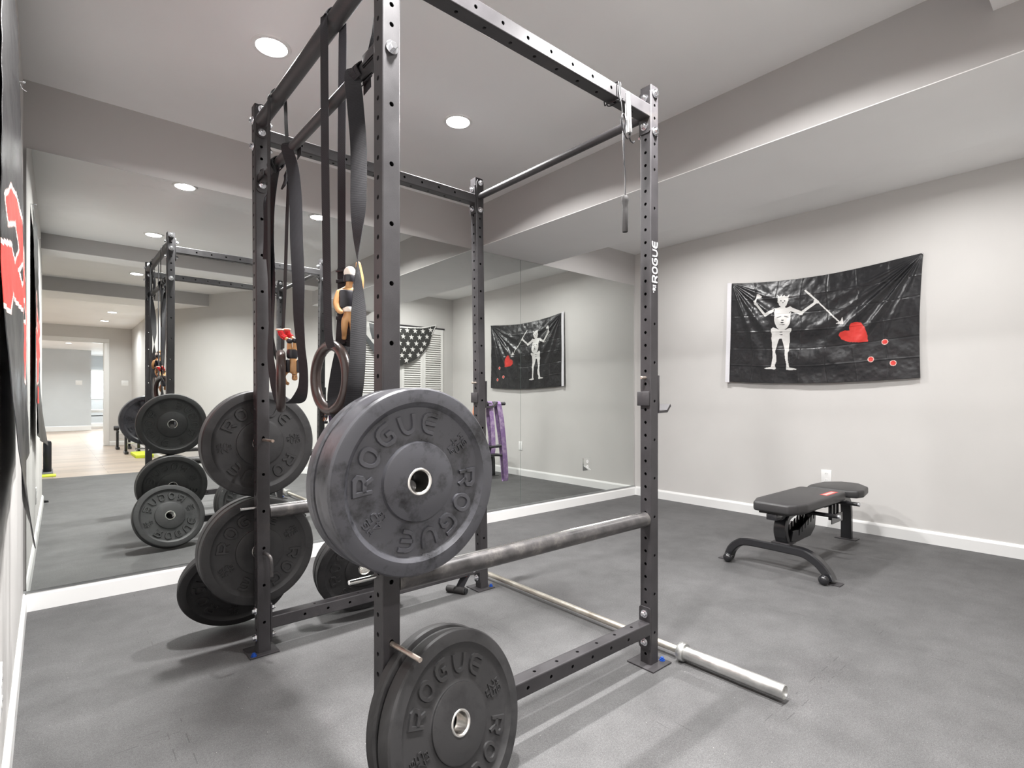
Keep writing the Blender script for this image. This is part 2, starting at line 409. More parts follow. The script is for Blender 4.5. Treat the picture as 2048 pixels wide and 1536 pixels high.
struct('trim_4', MB().box(lwx(YM), 4.78, YM+.002, YM+.013, .092, .106), mat('mirror channel grey', (.36,.37,.37), .35, metal=.6))

# ------------------------------------------------------------------ recessed ceiling lights
def can_light(x, y, lens, label, power=24, spread=152):
    t = thing('recessed_light', label, 'ceiling light', (x,y,ZC-.006), 'recessed ceiling lights')
    M = Matrix.Translation((x,y,ZC-.0055))
    part('trim_ring', MB().lathe([(.064,.0015),(.066,-.0015),(.080,-.0005),(.083,.005),(.064,.005)], 40, 0, M, close=True), TRIM, t)
    part('lens', MB().lathe([(1e-4,.0005),(.040,.0007),(.064,.0015),(.064,.0045),(1e-4,.0045)], 40, 0, M), lens, t)
    ld = bpy.data.lights.new('lamp', 'AREA'); ld.shape = 'DISK'; ld.size = .118; ld.spread = math.radians(spread); ld.energy = power
    ld.color = (1,.985,.972) if lens is LAMP else (.97,.98,1)
    lo = bpy.data.objects.new('lamp', ld); COL.objects.link(lo); lo.parent = t; lo.matrix_basis = Matrix.Translation((0,0,-.0012))
for y, q in ((2.55,'nearest the mirrors'),(.80,'nearest the closet end')): can_light(3.82, y, LAMP, 'lit recessed ceiling light between the soffit and the right wall, '+q, 10, 168)
for x, y, l, s in [(.72,2.50,LAMP,'lit recessed ceiling light above the upright with hanging straps, left of the rack'), (1.72,2.49,LAMP,'lit recessed ceiling light above the far upright of the rack'),
                (.72,.958,LAMP,'lit recessed ceiling light mirrored left of the rack, in front of the first beam'), (1.72,.958,LAMP,'lit recessed ceiling light mirrored beside the hanging straps'),
                (.80,-1.10,LAMP,'lit recessed ceiling light mirrored between the two ceiling beams'), (.83,-3.68,LAMPF,'nearest of three lit recessed lights mirrored beyond the second beam'),
                (.84,-5.04,LAMPF,'middle of three lit recessed lights mirrored beyond the second beam'), (.82,-6.48,LAMPF,'lit recessed light mirrored closest to the far doorway')]:
    can_light(x, y, l, s, 24 if l is LAMP else 11)

# ------------------------------------------------------------------ power rack
NX, NY, FX = .644, 1.254, 1.788
def YL(z): return 2.355 + .0219*z                 # the two uprights by the mirror lean a little
HT = 2.286; W2 = .0254
def perf_tube(mb, L, holes, w=.0508, r=.0062, M=None, cap=True, depth=.004):
    """square tube along local Z with real holes; holes[face] = list of z"""
    rc = .0045; hw = w/2; t = hw-rc; NSEG = 16
    fr = {'+x':((0,1,0),(1,0,0)), '-x':((0,-1,0),(-1,0,0)), '+y':((-1,0,0),(0,1,0)), '-y':((1,0,0),(0,-1,0))}
    for k, (ta, na) in fr.items():
        ta = Vector(ta); na = Vector(na); zz = Vector((0,0,1))
        P = lambda a, z, d=0.0: ta*a + zz*z + na*(hw-d)
        z0 = 0.0
        for hz in sorted(holes.get(k, [])):
            c = min(t, .0235)
            if hz-c > z0+1e-5: mb.add([P(-t,z0),P(t,z0),P(t,hz-c),P(-t,hz-c)], [(0,1,2,3)], 0, False, M)
            v = []; f = []
            for i in range(NSEG):
                a = 2*PI*i/NSEG + PI/4; ca, sa = math.cos(a), math.sin(a); q = max(abs(ca), abs(sa))
                v += [P(ca/q*t, hz+sa/q*c), P(r*ca, hz+r*sa), P(r*ca, hz+r*sa, depth)]
            for i in range(NSEG):
                j = (i+1)%NSEG
                f += [(3*i,3*j,3*j+1,3*i+1), (3*i+1,3*j+1,3*j+2,3*i+2)]
            mb.add(v, f, 0, False, M); z0 = hz+c
        mb.add([P(-t,z0),P(t,z0),P(t,L),P(-t,L)], [(0,1,2,3)], 0, False, M)
    for sx, sy, a0 in ((1,1,0),(-1,1,PI/2),(-1,-1,PI),(1,-1,1.5*PI)):
        v = []; f = []
        for i in range(5):
            a = a0 + PI/2*i/4; p = (sx*t+rc*math.cos(a), sy*t+rc*math.sin(a)); v += [(p[0],p[1],0),(p[0],p[1],L)]
        for i in range(4): f.append((2*i,2*i+2,2*i+3,2*i+1))
        mb.add(v, f, 0, True, M)
    if cap:
        g = hw-.0012
        mb.add([(-g,-g,L-.001),(g,-g,L-.001),(g,g,L-.001),(-g,g,L-.001)], [(0,1,2,3)], 0, False, M)
rack = thing('power_rack', 'black power rack of four drilled square uprights standing on the rubber floor', 'power rack', ((NX+FX)/2, (NY+2.38)/2, 0))
def lean(v): return (v[0], v[1] + .0219*v[2], v[2])
close = [.0432+.0508*i for i in range(44)]        # every two inches on the faces along x
wide = [z for i, z in enumerate([.1272+.0508*i for i in range(42)]) if (i % 3 == 0) or z > 2.0]
uprights = {}
for nm, x, y, fn in (('near',NX,NY,None),('right',FX,NY,None),('left',NX,2.355,lean),('far',FX,2.355,lean)):
    mb = MB(fn=fn); M = Matrix.Translation((x,y,.004))
    zl = [z-.004 for z in close]; zw = [z-.004 for z in wide]
    if nm == 'right': zw = [z for z in zw if not 1.40 < z < 1.72 and z < 2.23]
    elif nm == 'near': zw = [z for z in zw if abs(z-1.945) > .03]
    perf_tube(mb, HT-.004, {'+x':zl,'-x':zl,'+y':zw,'-y':zw}, M=M)
    u = uprights[nm] = part('upright', mb, STEEL, rack)
    b = MB(fn=fn)
    b.box(x-.062, x+.052, y-.052, y+.062, 0, .006, .0015) if nm != 'right' else b.box(x-.062, x+.062, y-.062, y+.062, 0, .006, .0015)
    part('base_plate', b, STEEL, u)
    k = MB(fn=fn)
    ax, ay = {'near':(-.043,-.040),'right':(.044,-.030),'left':(-.045,-.038),'far':(.040,-.030)}[nm]
    k.lathe([(1e-4,.018),(.006,.018),(.006,.013),(.0095,.013),(.0095,.007),(.012,.007),(.012,.005)][::-1], 6, 0, Matrix.Translation((x+ax,y+ay,.001)))
    part('anchor_bolt', k, BLUE, u, 'blue anchor bolt')
# bolts: one mesh, head on local -Z side, nut on +Z side
bm_ = MB()
bm_.lathe([(1e-4,-.0405),(.0085,-.0405),(.0105,-.0385),(.0105,-.0305),(.0105,-.0302)], 6, 0, smooth=False); bm_.lathe([(.006,-.0305),(.0165,-.0305),(.0172,-.0295),(.0172,-.0268),(.006,-.0268)], 24)
bm_.lathe([(.006,.0322),(.015,.0322),(.0155,.0332),(.0155,.0345),(.006,.0345)], 24); bm_.lathe([(.0105,.0345),(.0105,.0435),(.0085,.0455),(.0058,.0455),(.0058,.050),(1e-4,.0505)], 6, smooth=False)
BOLT = bm_.mesh('bolt', ZINC)
def bolt(parent, p, d):
    M = Matrix.Translation(p) @ Vector(d).to_track_quat('Z','Y').to_matrix().to_4x4()
    o = inst('bolt', BOLT, parent, M); return o
def flange_tab(mb, c, n, h, w=.0508, t=.006, rnd=.008):
    # plate against an upright, normal n (unit x or y), centred at c
    k = 5; pl = []
    for sx, sz, a0 in ((1,1,0),(-1,1,PI/2),(-1,-1,PI),(1,-1,1.5*PI)):
        for i in range(k):
            a = a0+PI/2*i/(k-1); pl.append((sx*(w/2-rnd)+rnd*math.cos(a), sz*(h-rnd)+rnd*math.sin(a)))
    n = Vector(n); ta = Vector((0,0,1)).cross(n); M = Matrix(((ta.x,0,n.x,c[0]),(ta.y,0,n.y,c[1]),(0,1,0,c[2]),(0,0,0,1)))
    mb.prism(pl, 0, t, 0, M)
def crossmember(y, z, fn=None):
    x0, x1 = NX+W2+.006, FX-W2-.006; mb = MB(fn=fn); L = x1-x0
    M = Matrix(((0,0,1,x0),(1,0,0,y),(0,1,0,z),(0,0,0,1)))          # local x->Y, y->Z, z->X
    hs = [.911-x0+.1016*i for i in range(-1,9)]; hs = [h for h in hs if .05 < h < L-.05]
    ht = [h+.05 for h in hs if h+.05 < L-.03]
    perf_tube(mb, L, {'-x':hs,'+x':hs,'+y':ht,'-y':ht}, M=M, cap=False)
    flange_tab(mb, (NX+W2+.0003, y, z), (1,0,0), .082); flange_tab(mb, (FX-W2-.0003, y, z), (-1,0,0), .082)
    c = part('crossmember', mb, STEEL, rack)
    for s_, xx in ((1,NX),(-1,FX)):
        for dz in (-.055,.055):
            yy = y + (.0219*(z+dz) if fn else 0)
            bolt(c, (xx,yy,z+dz), (s_,0,0))
crossmember(NY, 2.18); crossmember(NY, .148); crossmember(2.355, 2.165, lean); crossmember(2.355, .118, lean)
def round_bar(x, z, r, zb, tabs=True):
    mb = MB(); y0, y1 = NY+W2, YL(z)-W2
    mb.cyl((x,y0+.003,z),(x,y1-.003,z), r, 32)
    flange_tab(mb, (x,y0+.0003,z), (0,1,0), zb+.022, .046, .006, .022); flange_tab(mb, (x,y1-.0003,z), (0,-1,0), zb+.022, .046, .006, .022)
    c = part('pull_up_bar', mb, STEEL, rack)
    for s_, yy in ((1,NY),(-1,YL(z))):
        for dz in (-zb, zb): bolt(c, (x,yy,z+dz), (0,s_,0))
    return c
round_bar(FX, 2.181, .0172, .075)
round_bar(NX, 2.215, .0255, .048)
# thin lower bar: welded to bent tabs, one bolt at each end
mb = MB(); zt = 1.972
mb.cyl((NX+.004,NY+.075,zt),(NX+.004,2.325,zt), .0165, 28)
for s_, yy in ((1,NY+W2),(-1,YL(zt)-W2)):
    flange_tab(mb, (NX,yy+s_*.0003,1.955), (0,s_,0), .042, .046, .006, .022)
    mb.box(NX-.018, NX+.022, min(yy+s_*.004,yy+s_*.085), max(yy+s_*.004,yy+s_*.085), zt-.020, zt-.012, .002)
    mb.box(NX-.018, NX-.012, min(yy+s_*.004,yy+s_*.085), max(yy+s_*.004,yy+s_*.085), zt-.020, zt+.014, .002)
lowbar = part('pull_up_bar', mb, STEEL, rack)
bolt(lowbar, (NX,NY,1.947), (0,1,0)); bolt(lowbar, (NX,YL(1.95),1.945), (0,-1,0))

# stroke lettering ------------------------------------------------------------
GL = {
 'R':[([(0,0),(0,1),(.66,1),(.86,.86),(.86,.60),(.66,.44),(.02,.44)],0),([(.46,.44),(.9,0)],0)],
 'O':[([(.26,0),(.66,0),(.9,.26),(.9,.74),(.66,1),(.26,1),(.02,.74),(.02,.26)],1)],
 'G':[([(.9,1),(.28,1),(.02,.76),(.02,.24),(.28,0),(.9,0),(.9,.5),(.48,.5)],0)],
 'U':[([(.02,1),(.02,.26),(.26,0),(.66,0),(.9,.26),(.9,1)],0)],
 'E':[([(.9,1),(.28,1),(.02,.76),(.02,.24),(.28,0),(.9,0)],0),([(.06,.5),(.88,.5)],0)],
 'H':[([(0,0),(0,1)],0),([(.8,0),(.8,1)],0),([(.02,.5),(.78,.5)],0)],
 'L':[([(0,1),(0,0),(.72,0)],0)],
 'B':[([(0,0),(0,1),(.6,1),(.8,.84),(.8,.66),(.62,.52),(.02,.52)],0),([(.62,.52),(.86,.36),(.86,.16),(.66,0),(.02,0)],0)],
 '4':[([(.66,0),(.66,1),(0,.34),(.95,.34)],0)],
 '5':[([(.82,1),(.04,1),(.04,.56),(.62,.56),(.86,.4),(.86,.16),(.64,0),(0,0)],0)],
 '2':[([(0,.8),(.2,1),(.62,1),(.84,.82),(.84,.62),(.02,.04),(.88,0)],0)],
}
def stroke(pts, w, closed):
    """mitred ribbon: list of (left,right) 2-D pairs"""
    n = len(pts); out = []
    for i in range(n):
        p = Vector(pts[i])
        a = Vector(pts[i-1]) if (i > 0 or closed) else None; b = Vector(pts[(i+1)%n]) if (i < n-1 or closed) else None
        d1 = (p-a).normalized() if a is not None else (b-p).normalized(); d2 = (b-p).normalized() if b is not None else d1
        n1 = Vector((-d1.y,d1.x)); n2 = Vector((-d2.y,d2.x)); m = (n1+n2).normalized(); k = min(1/max(m.dot(n1),.35),1.9)
        out.append((p+m*w/2*k, p-m*w/2*k))
    return out
def soften(pts, cl, k):
    for _ in range(k):
        n = len(pts); out = [] if cl else [pts[0]]
        for i in range(n if cl else n-1):
            a, b = pts[i], pts[(i+1)%n]; out += [(a[0]*.75+b[0]*.25,a[1]*.75+b[1]*.25),(a[0]*.25+b[0]*.75,a[1]*.25+b[1]*.75)]
        if not cl: out = [out[0]]+out[2:-1]+[pts[-1]]
        pts = out
    return pts
def letter(mb, ch, xf, w, depth, rise, mat_=0):
    """xf(a,b,h) maps glyph coordinates (a right, b up, h out) to 3-D"""
    for pts, cl in GL[ch]:
        if len(pts) > 4 and ch in 'OUGEB': pts = soften(pts, cl, 2 if ch in 'OU' else 1)
        O = stroke(pts, w, cl); I = stroke(pts, w*.72, cl); n = len(pts); v = []; f = []
        for (l,r),(li,ri) in zip(O, I): v += [xf(l.x,l.y,depth), xf(li.x,li.y,rise), xf(ri.x,ri.y,rise), xf(r.x,r.y,depth)]
        for i in range(n if cl else n-1):
            j = (i+1)%n
            for k in range(3): f.append((4*i+k,4*i+k+1,4*j+k+1,4*j+k))
        if not cl: f += [(0,3,2,1),(4*n-4,4*n-3,4*n-2,4*n-1)]
        mb.add(v, f, mat_)
# white lettering on the front right upright, read upwards
mb = MB(); yf = NY-W2-.0006; z = 1.512
for ch in 'ROGUE':
    letter(mb, ch, lambda a,b,h,z=z: (FX+.016-.031*b, yf-h, z+.027*a), .23, 0, .0004); z += .0338
for a, b, c_, d_ in ((.004,.020,0,.010),(.004,.011,.0125,.0155),(.015,.025,.0125,.0155),(.004,.025,.018,.022),(.006,.012,-.004,-.008)):
    mb.box(FX-.017+a, FX-.017+b, yf-.0004, yf, 1.488-c_*.0+c_-.010, 1.488+d_-.010)
part('lettering', mb, WHITEINK, uprights['right'], 'white printed word and mark')

# ------------------------------------------------------------------ loose rack attachments
def safety_bar(y, pin_x0, label, fn=None):
    t = thing('safety_bar', label, 'safety bar', ((NX+FX)/2, y, .57), 'safety pipes across the rack sides'); z = .575
    mb = MB(); mb.cyl((NX+W2+.001,y,z),(FX-W2-.001,y,z), .0275, 36, bev=.002); part('pipe', mb, PIPE, t)
    mb = MB(); mb.cyl((pin_x0,y,z+.024),(FX+.03,y,z+.024), .0062, 18, bev=.001); part('pin', mb, BRIGHT, t, 'bright steel pin')
safety_bar(NY, .541, 'thick grey pipe across the near side of the rack, behind the big scuffed plate')
safety_bar(YL(.575), .561, 'thick grey pipe across the mirror side of the rack')
def j_cup(x, y, z, label):
    t = thing('j_cup', label, 'barbell hook', (x,y,z), 'hooks on the right uprights'); mb = MB()
    X = x+W2+.001
    mb.box(X, X+.010, y-.024, y+.024, z-.03, z+.115, .002)
    mb.add([(X,y-.027,z-.036),(X+.060,y-.027,z-.034),(X+.086,y-.027,z-.008),(X+.086,y+.027,z-.008),(X+.060,y+.027,z-.034),(X,y+.027,z-.036),
            (X,y-.027,z-.026),(X+.056,y-.027,z-.024),(X+.080,y-.027,z+.000),(X+.080,y+.027,z+.000),(X+.056,y+.027,z-.024),(X,y+.027,z-.026)],
           [(0,1,4,5),(1,2,3,4),(6,11,10,7),(7,10,9,8),(0,6,7,1),(1,7,8,2),(5,4,10,11),(4,3,9,10),(2,8,9,3),(0,5,11,6)][::1])
    part('cradle', mb, STEEL, t)
    mb = MB(); mb.box(x-W2-.009, X+.002, y+.0262, y+.034, z-.006, z+.05, .002); mb.box(x-W2-.010, x-W2-.0012, y-.022, y+.034, z-.006, z+.05, .003)
    part('wrap_bracket', mb, STEEL, t)
    mb = MB(); mb.cyl((x-W2-.028,y,z+.104),(X+.002,y,z+.104), .0058, 14, bev=.001); part('locking_pin', mb, PEGM, t, 'bare metal pin')
j_cup(FX, NY, 1.03, 'black barbell hook on the upright with white lettering')
j_cup(FX, YL(1.05), 1.035, 'black barbell hook on the far upright by the purple bands')
def peg(name, pts, r, m, label, cat='peg', group='rods stuck through the uprights'):
    return single(name, MB().tube(smooth_path(pts, 5) if len(pts) > 2 else pts, r, 14), m, label, cat, group)
peg('storage_peg', [(NX,NY-W2-.0005,.428),(NX+.01,NY-.15,.429)], .0062, PEGM, 'rusty rod sticking out of the near upright over the floor plates')
peg('storage_peg', [(NX,YL(.88)-W2-.0005,.88),(NX+.006,YL(.88)-.135,.882)], .0062, PEGM, 'bare steel rod sticking out of the left upright at the upper plate')
peg('storage_peg', [(NX,YL(.41)-W2-.0005,.412),(NX+.002,YL(.41)-.06,.414),(NX+.008,YL(.41)-.088,.405),(NX+.010,YL(.41)-.094,.38),(NX+.010,YL(.41)-.095,.33)], .0065, PIPE, 'bent dark rod hooking downward from the left upright')
peg('band_peg', [(FX+W2+.0005,YL(1.0),1.02),(FX+.19,YL(1.0)+.01,1.022)], .0095, PLAST, 'black peg on the far upright carrying the purple bands')
peg('band_peg', [(FX+W2+.0005,YL(.78),.776),(FX+.165,YL(.78)+.01,.778)], .0095, PLAST, 'short black peg on the far upright below the purple band peg')
peg('band_hook', [(FX+W2+.0005,YL(.7),.728),(FX+.12,YL(.7)+.01,.728),(FX+.175,YL(.7)+.01,.715),(FX+.19,YL(.7)+.01,.66)], .0085, PLAST, 'black bent hook on the far upright beside the purple band', 'hook')
# horns the plates hang on
peg('plate_horn', [(NX,NY-W2-.0005,.838),(NX,NY-.118,.838)], .0175, PIPE, 'stub horn on the near upright inside the big scuffed plates', 'plate horn', 'plate horns')
peg('plate_horn', [(NX,YL(.84)+W2+.0005,.845),(NX,YL(.84)+.09,.845)], .0175, PIPE, 'stub horn on the left upright inside the upper plate', 'plate horn', 'plate horns')
peg('plate_horn', [(NX,YL(.4)+W2+.0005,.397),(NX,YL(.4)+.13,.397)], .0175, PIPE, 'stub horn on the left upright inside the two lower plates', 'plate horn', 'plate horns')

# ------------------------------------------------------------------ bumper plates
PM = {}
def plate_meshes(th, num, deep, rub):
    key = (th, num, deep, rub.name)
    if key in PM: return PM[key]
    R = .2248; d = deep; hp = .002
    front = [(.0325,.0025),(.091,.0015),(.0945,.003),(.0955,.0075),(.0975,d),(.104,d+.001),(.172,d+.001),(.178,d),(.1885,.0015),(.1905,0),(.2165,0),(.2205,.0012),(R,.0065)]
    back = [(r, th-y) for r, y in front[::-1]]
    prof = front + back
    T = Matrix.Rotation(-PI/2, 4, 'X')                             # local Z -> +Y
    disc = MB(); disc.lathe([(r,y) for r,y in prof], 96, 0, T, close=True)
    hub = MB(); hub.lathe([(.0256,.004),(.0285,.0003),(.0315,.0003),(.0335,.0032),(.0335,th-.0032),(.0315,th-.0003),(.0285,th-.0003),(.0256,th-.004)], 48, 0, T, close=True)
    let = MB()
    def xf_for(th0, back_):
        rc, h, wd = .1205, .043, .040
        def xf(a, b, e, th0=th0):
            r = rc+h*b; an = th0-(a-.45)*wd/.142
            x, z = r*math.cos(an), r*math.sin(an); y = d+.001-e
            return (x,y,z) if not back_ else (-x,th-y,z)
        return xf
    def small(th0, row, k, n, h, wd, back_):
        # rows stacked along the radius, reading across
        def xf(a, b, e):
            r = row+h*b; an = th0-((a-.45)+(k-(n-1)/2)*1.25)*wd/.142
            x, z = r*math.cos(an), r*math.sin(an); y = d+.001-e
            return (x,y,z) if not back_ else (-x,th-y,z)
        return xf
    for bk in (False, True):
        for base_ in (0, PI):
            for i, ch in enumerate('ROGUE'): letter(let, ch, xf_for(base_+PI-math.radians(2+25.2*i), bk), .29, 0, .0052)
            c0 = base_+math.radians(36)
            for k, ch in enumerate('HG'): letter(let, ch, small(c0,.155,k,2,.012,.013,bk), .26, 0, .003)
            for k, ch in enumerate(num): letter(let, ch, small(c0,.128,k,2,.022,.019,bk), .24, 0, .003)
            for k, ch in enumerate('LB'): letter(let, ch, small(c0,.113,k,2,.010,.011,bk), .26, 0, .003)
    bmx = bmesh.new(); bmx.from_mesh(let.mesh('t', rub)); bmesh.ops.recalc_face_normals(bmx, faces=bmx.faces); l2 = MB(); l2.bm(bmx)
    PM[key] = (disc.mesh('rubber_disc', rub, 30), hub.mesh('steel_hub', HUB, 30), l2.mesh('raised_lettering', rub)); return PM[key]
def plate(c, yaw, tilt, th, num, label, spin=0, deep=.009, rub=None, group='bumper plates on and around the rack'):
    """c = centre of the -Y face; tilt > 0 leans the face upward"""
    M = Matrix.Translation(c) @ Matrix.Rotation(yaw,4,'Z') @ Matrix.Rotation(-tilt,4,'X') @ Matrix.Rotation(-spin,4,'Y')
    t = thing('bumper_plate', label, 'weight plate', group=group, M=M)
    for nm, me in zip(('rubber_disc','steel_hub','raised_lettering'), plate_meshes(th, num, deep, rub or RUB)): inst(nm, me, t, M)
    return t
def back_face(c, yaw, tilt, th):
    n = Vector((math.sin(yaw)*math.cos(tilt), -math.cos(yaw)*math.cos(tilt), math.sin(tilt))); return Vector(c) - n*th
yp = NY-W2-.002
plate((.655,1.1045,.854), .012, .0, .080, '45', 'large chalk-scuffed bumper plate, front of the pair on the near upright', 0, .011, RUBS)
plate((.650,yp-.0405,.852), .0, .0, .040, '25', 'thin bumper plate behind the chalk-scuffed one on the near upright', .5, .008, RUBS)
c = (.785,1.1195,.2200); y_, t_ = .172, .232
plate(c, y_, t_, .050, '25', 'clean black bumper plate leaning in front at the foot of the near upright', -.42)
n_ = Vector((math.sin(y_)*math.cos(t_), -math.cos(y_)*math.cos(t_), math.sin(t_)))
c2 = Vector(c)-n_*.052; c2.z = c[2]; c2.y += .001; c2.x -= .004
plate(c2, y_, t_, .038, '25', 'bumper plate leaning second, behind the clean one at the near upright', .3, .008)
plate((.650,2.405,.8625), .04, .0, .058, '25', 'bumper plate hanging upper on the left upright, towards the mirror', 2.6, .009)
plate((.645,2.394,.4085), .01, .02, .050, '25', 'bumper plate hanging lower on the left upright, next to the upright', -.2, .008)
plate((.645,2.4465,.4085), .01, .02, .050, '25', 'bumper plate hanging lower on the left upright, on its mirror side', 1.0, .008)
plate((.600,2.607,.2090), -.16, -.42, .046, '25', 'bumper plate on the floor leaning under the left upright plates', .9, .008)
c = (1.135,2.437,.2185); plate(c, -.14, -.25, .048, '25', 'bumper plate on the floor leaning on the low crossmember by the mirror', .3, .008)
n_ = Vector((math.sin(-.14)*math.cos(.25), -math.cos(-.14)*math.cos(.25), -math.sin(.25))); c2 = Vector(c)-n_*.051; c2.z = c[2]
c2.y += .004; plate(c2, -.14, -.25, .048, '25', 'bumper plate nearest the mirror behind the low crossmember', 1.4, .008)

# ------------------------------------------------------------------ barbell
bb = thing('barbell', 'worn steel barbell lying on the floor along the right side of the rack', 'barbell', (1.895,1.88,0))
xa, xb = 1.906, 1.880
def bp(y): return (xa+(xb-xa)*(y-.782)/2.2, y, .0368)
mb = MB(); mb.cyl(bp(1.20), bp(2.56), .0140, 24); part('shaft', mb, SHAFT, bb, 'tarnished shaft')
for y0, y1, s_ in ((.782,1.193,1),(2.98,2.57,-1)):
    m = MB(); a = Vector(bp(y0)); b = Vector(bp(y1)); Mx = Matrix.Translation(a) @ (b-a).to_track_quat('Z','Y').to_matrix().to_4x4()
    m.lathe([(1e-4,.008),(.017,.008),(.019,.010),(.0205,.003),(.0225,0),(.0250,.002),(.0252,.37),(.0252,.378)], 36, 0, Mx)
    sl = part('sleeve', m, CHROME, bb)
    m = MB(); m.lathe([(.025,.378),(.0335,.379),(.0365,.383),(.0365,.400),(.034,.406),(.020,.409),(.013,.411)], 36, 0, Mx); part('collar', m, CHROME, sl)

# ------------------------------------------------------------------ straps and rings
def ribbon(mb, pts, wd, w, t=.0016, k=6):
    """flat webbing along pts; wd: list of width directions at the control points"""
    n = len(pts); P = smooth_path(pts, k); m = len(P); v = []; f = []
    for i, p in enumerate(P):
        q = i/(m-1)*(n-1); a = min(int(q), n-2); fr = q-a
        d = Vector(wd[a]).normalized().lerp(Vector(wd[a+1]).normalized(), fr)
        tg = (P[min(i+1,m-1)]-P[max(i-1,0)]).normalized(); d = (d-tg*d.dot(tg))
        if d.length < 1e-4: d = Vector((0,0,1))-tg*tg.z
        d.normalize(); nn = tg.cross(d); ww = w(q/(n-1)) if callable(w) else w
        v += [p+d*ww/2+nn*t/2, p-d*ww/2+nn*t/2, p-d*ww/2-nn*t/2, p+d*ww/2-nn*t/2]
    for i in range(m-1):
        for j in range(4): f.append((4*i+j, 4*i+(j+1)%4, 4*i+4+(j+1)%4, 4*i+4+j))
    f += [(3,2,1,0),(4*m-4,4*m-3,4*m-2,4*m-1)]
    mb.add(v, f, 0, True); return mb
Yd = (0,-1,0); Vd = (.93,-.366,0)
def torus(mb, c, e, R, r, n=64, k=18):
    c = Vector(c); e = Vector(e).normalized(); z = Vector((0,0,1))
    return mb.tube([c+e*(R*math.cos(2*PI*i/n))+z*(R*math.sin(2*PI*i/n)) for i in range(n)], r, k, True, up=e)
zb = 2.215+.0255
# ring A, nearer the camera
ra = thing('gymnastic_ring', 'dark brown gymnastic ring hanging nearest the camera behind the scuffed plates', 'gymnastic ring', (.644,1.635,1.119), 'gymnastic rings on the rack')
part('ring', torus(MB(), (.645,1.632,1.117), (.10,-.995,0), .1015, .0165), RING, ra)
mb = MB()
wA = Vector((.33,-.94,0))
ribbon(mb, [(.622,1.565,1.205),(.614,1.572,1.26),(.614,1.585,1.50),(.614,1.597,1.81),(.6145,1.605,2.18),(.6145,1.605,2.222),(.628,1.605,zb+.004),(.644,1.605,zb+.008),(.660,1.605,zb+.004),(.6735,1.605,2.222),(.6735,1.607,2.18),(.672,1.611,1.83),(.672,1.611,1.55),(.672,1.611,1.44)], [wA,wA,wA,wA,wA,Yd,Yd,Yd,Yd,Yd,wA,wA,wA,wA], .034)
part('strap', mb, WEB, ra)
mb = MB()
ribbon(mb, [(.672,1.607,1.46),(.675,1.612,1.38),(.673,1.612,1.30),(.671,1.618,1.24),(.664,1.60,1.215)], [wA]*5, .038, .005)
ribbon(mb, [(.680,1.598,1.33),(.680,1.590,1.26),(.678,1.585,1.21),(.676,1.575,1.14)], [wA]*4, .030, .003)
for z in (1.42, 1.365, 1.305): mb.box(-.021,.021,-.008,.008,-.006,.006,.002, M=Matrix.Translation((.674,1.607,z)) @ Matrix.Rotation(math.atan2(-.9,.45),4,'Z'))
part('buckle_end', mb, WEB, ra)
mb = MB()
for z in (1.45, 1.325): mb.box(-.022,.022,-.010,.010,-.003,.003,.001, M=Matrix.Translation((.674,1.603,z)) @ Matrix.Rotation(math.atan2(-.9,.45),4,'Z'))
part('buckle', mb, PLAST, ra)
# ring B, edge-on by the left upright
rb = thing('gymnastic_ring', 'dark brown gymnastic ring seen edge-on beside the left upright', 'gymnastic ring', (.642,2.10,1.124), 'gymnastic rings on the rack')
part('ring', torus(MB(), (.634,2.085,1.118), (.293,.956,0), .1015, .0165), RING, rb)
mb = MB()
ribbon(mb, [(.632,2.13,1.205),(.622,2.14,1.262),(.616,2.157,1.36),(.615,2.165,1.59),(.614,2.165,1.95),(.614,2.165,2.18),(.6145,2.165,2.222),(.628,2.165,zb+.004),(.644,2.165,zb+.008),(.660,2.165,zb+.004),(.6735,2.165,2.222),(.674,2.150,2.10),(.672,2.115,1.95),(.660,2.10,1.72),(.652,2.095,1.49),(.644,2.09,1.33),(.640,2.085,1.24)], [Yd]*17, .036)
part('strap', mb, WEB, rb)
# loops of wide webbing on the thin bar
mb = MB(); z0 = 1.972+.0165
Wn = (.97,-.25,0)
ribbon(mb, [(.668,1.420,1.93),(.667,1.425,1.975),(.648,1.425,z0+.003),(.627,1.428,1.972),(.640,1.440,1.90),(.655,1.449,1.77),(.660,1.462,1.63),(.660,1.468,1.525),(.660,1.462,1.40),(.660,1.460,1.28),(.660,1.474,1.12),(.660,1.505,1.035),(.660,1.545,.995),(.655,1.590,.995),(.648,1.612,1.05),(.652,1.592,1.14),(.662,1.575,1.215)],
       [Yd,Yd,Yd,(.6,-.8,0),(.9,-.4,0),(.93,-.366,0),(.80,-.6,0),(.1,-.99,0),(-.75,-.66,0),(-.93,.1,0),(-.93,.366,0),(-.93,.366,0),(-.93,.366,0),(-.93,.366,0),(-.93,.366,0),(-.93,.366,0),(-.9,.4,0)], lambda q: .046 if q < .8 else .040)
for a in (0,1): ribbon(mb, [(.660+.004*a,1.405+.016*a,1.955),(.669+.003*a,1.41+.016*a,1.973),(.648,1.412+.016*a,z0+.005+.003*a),(.622-.002*a,1.412+.016*a,1.972),(.634,1.412+.016*a,1.950)], [Yd]*5, .045, .003)
ribbon(mb, [(.668,1.350,2.236),(.676,1.352,2.215),(.676,1.362,2.15),(.672,1.380,2.07),(.664,1.405,1.997),(.650,1.415,1.993)], [Yd,Yd,(.5,-.8,0),(.9,.2,0),(.6,-.8,0),Yd], lambda q: .030-.010*math.sin(PI*q), .002)
single('webbing_strap', mb, WEB, 'wide black webbing loop twisted once, hanging beside the near upright', 'strap', 'webbing loops on the thin bar')
mb = MB()
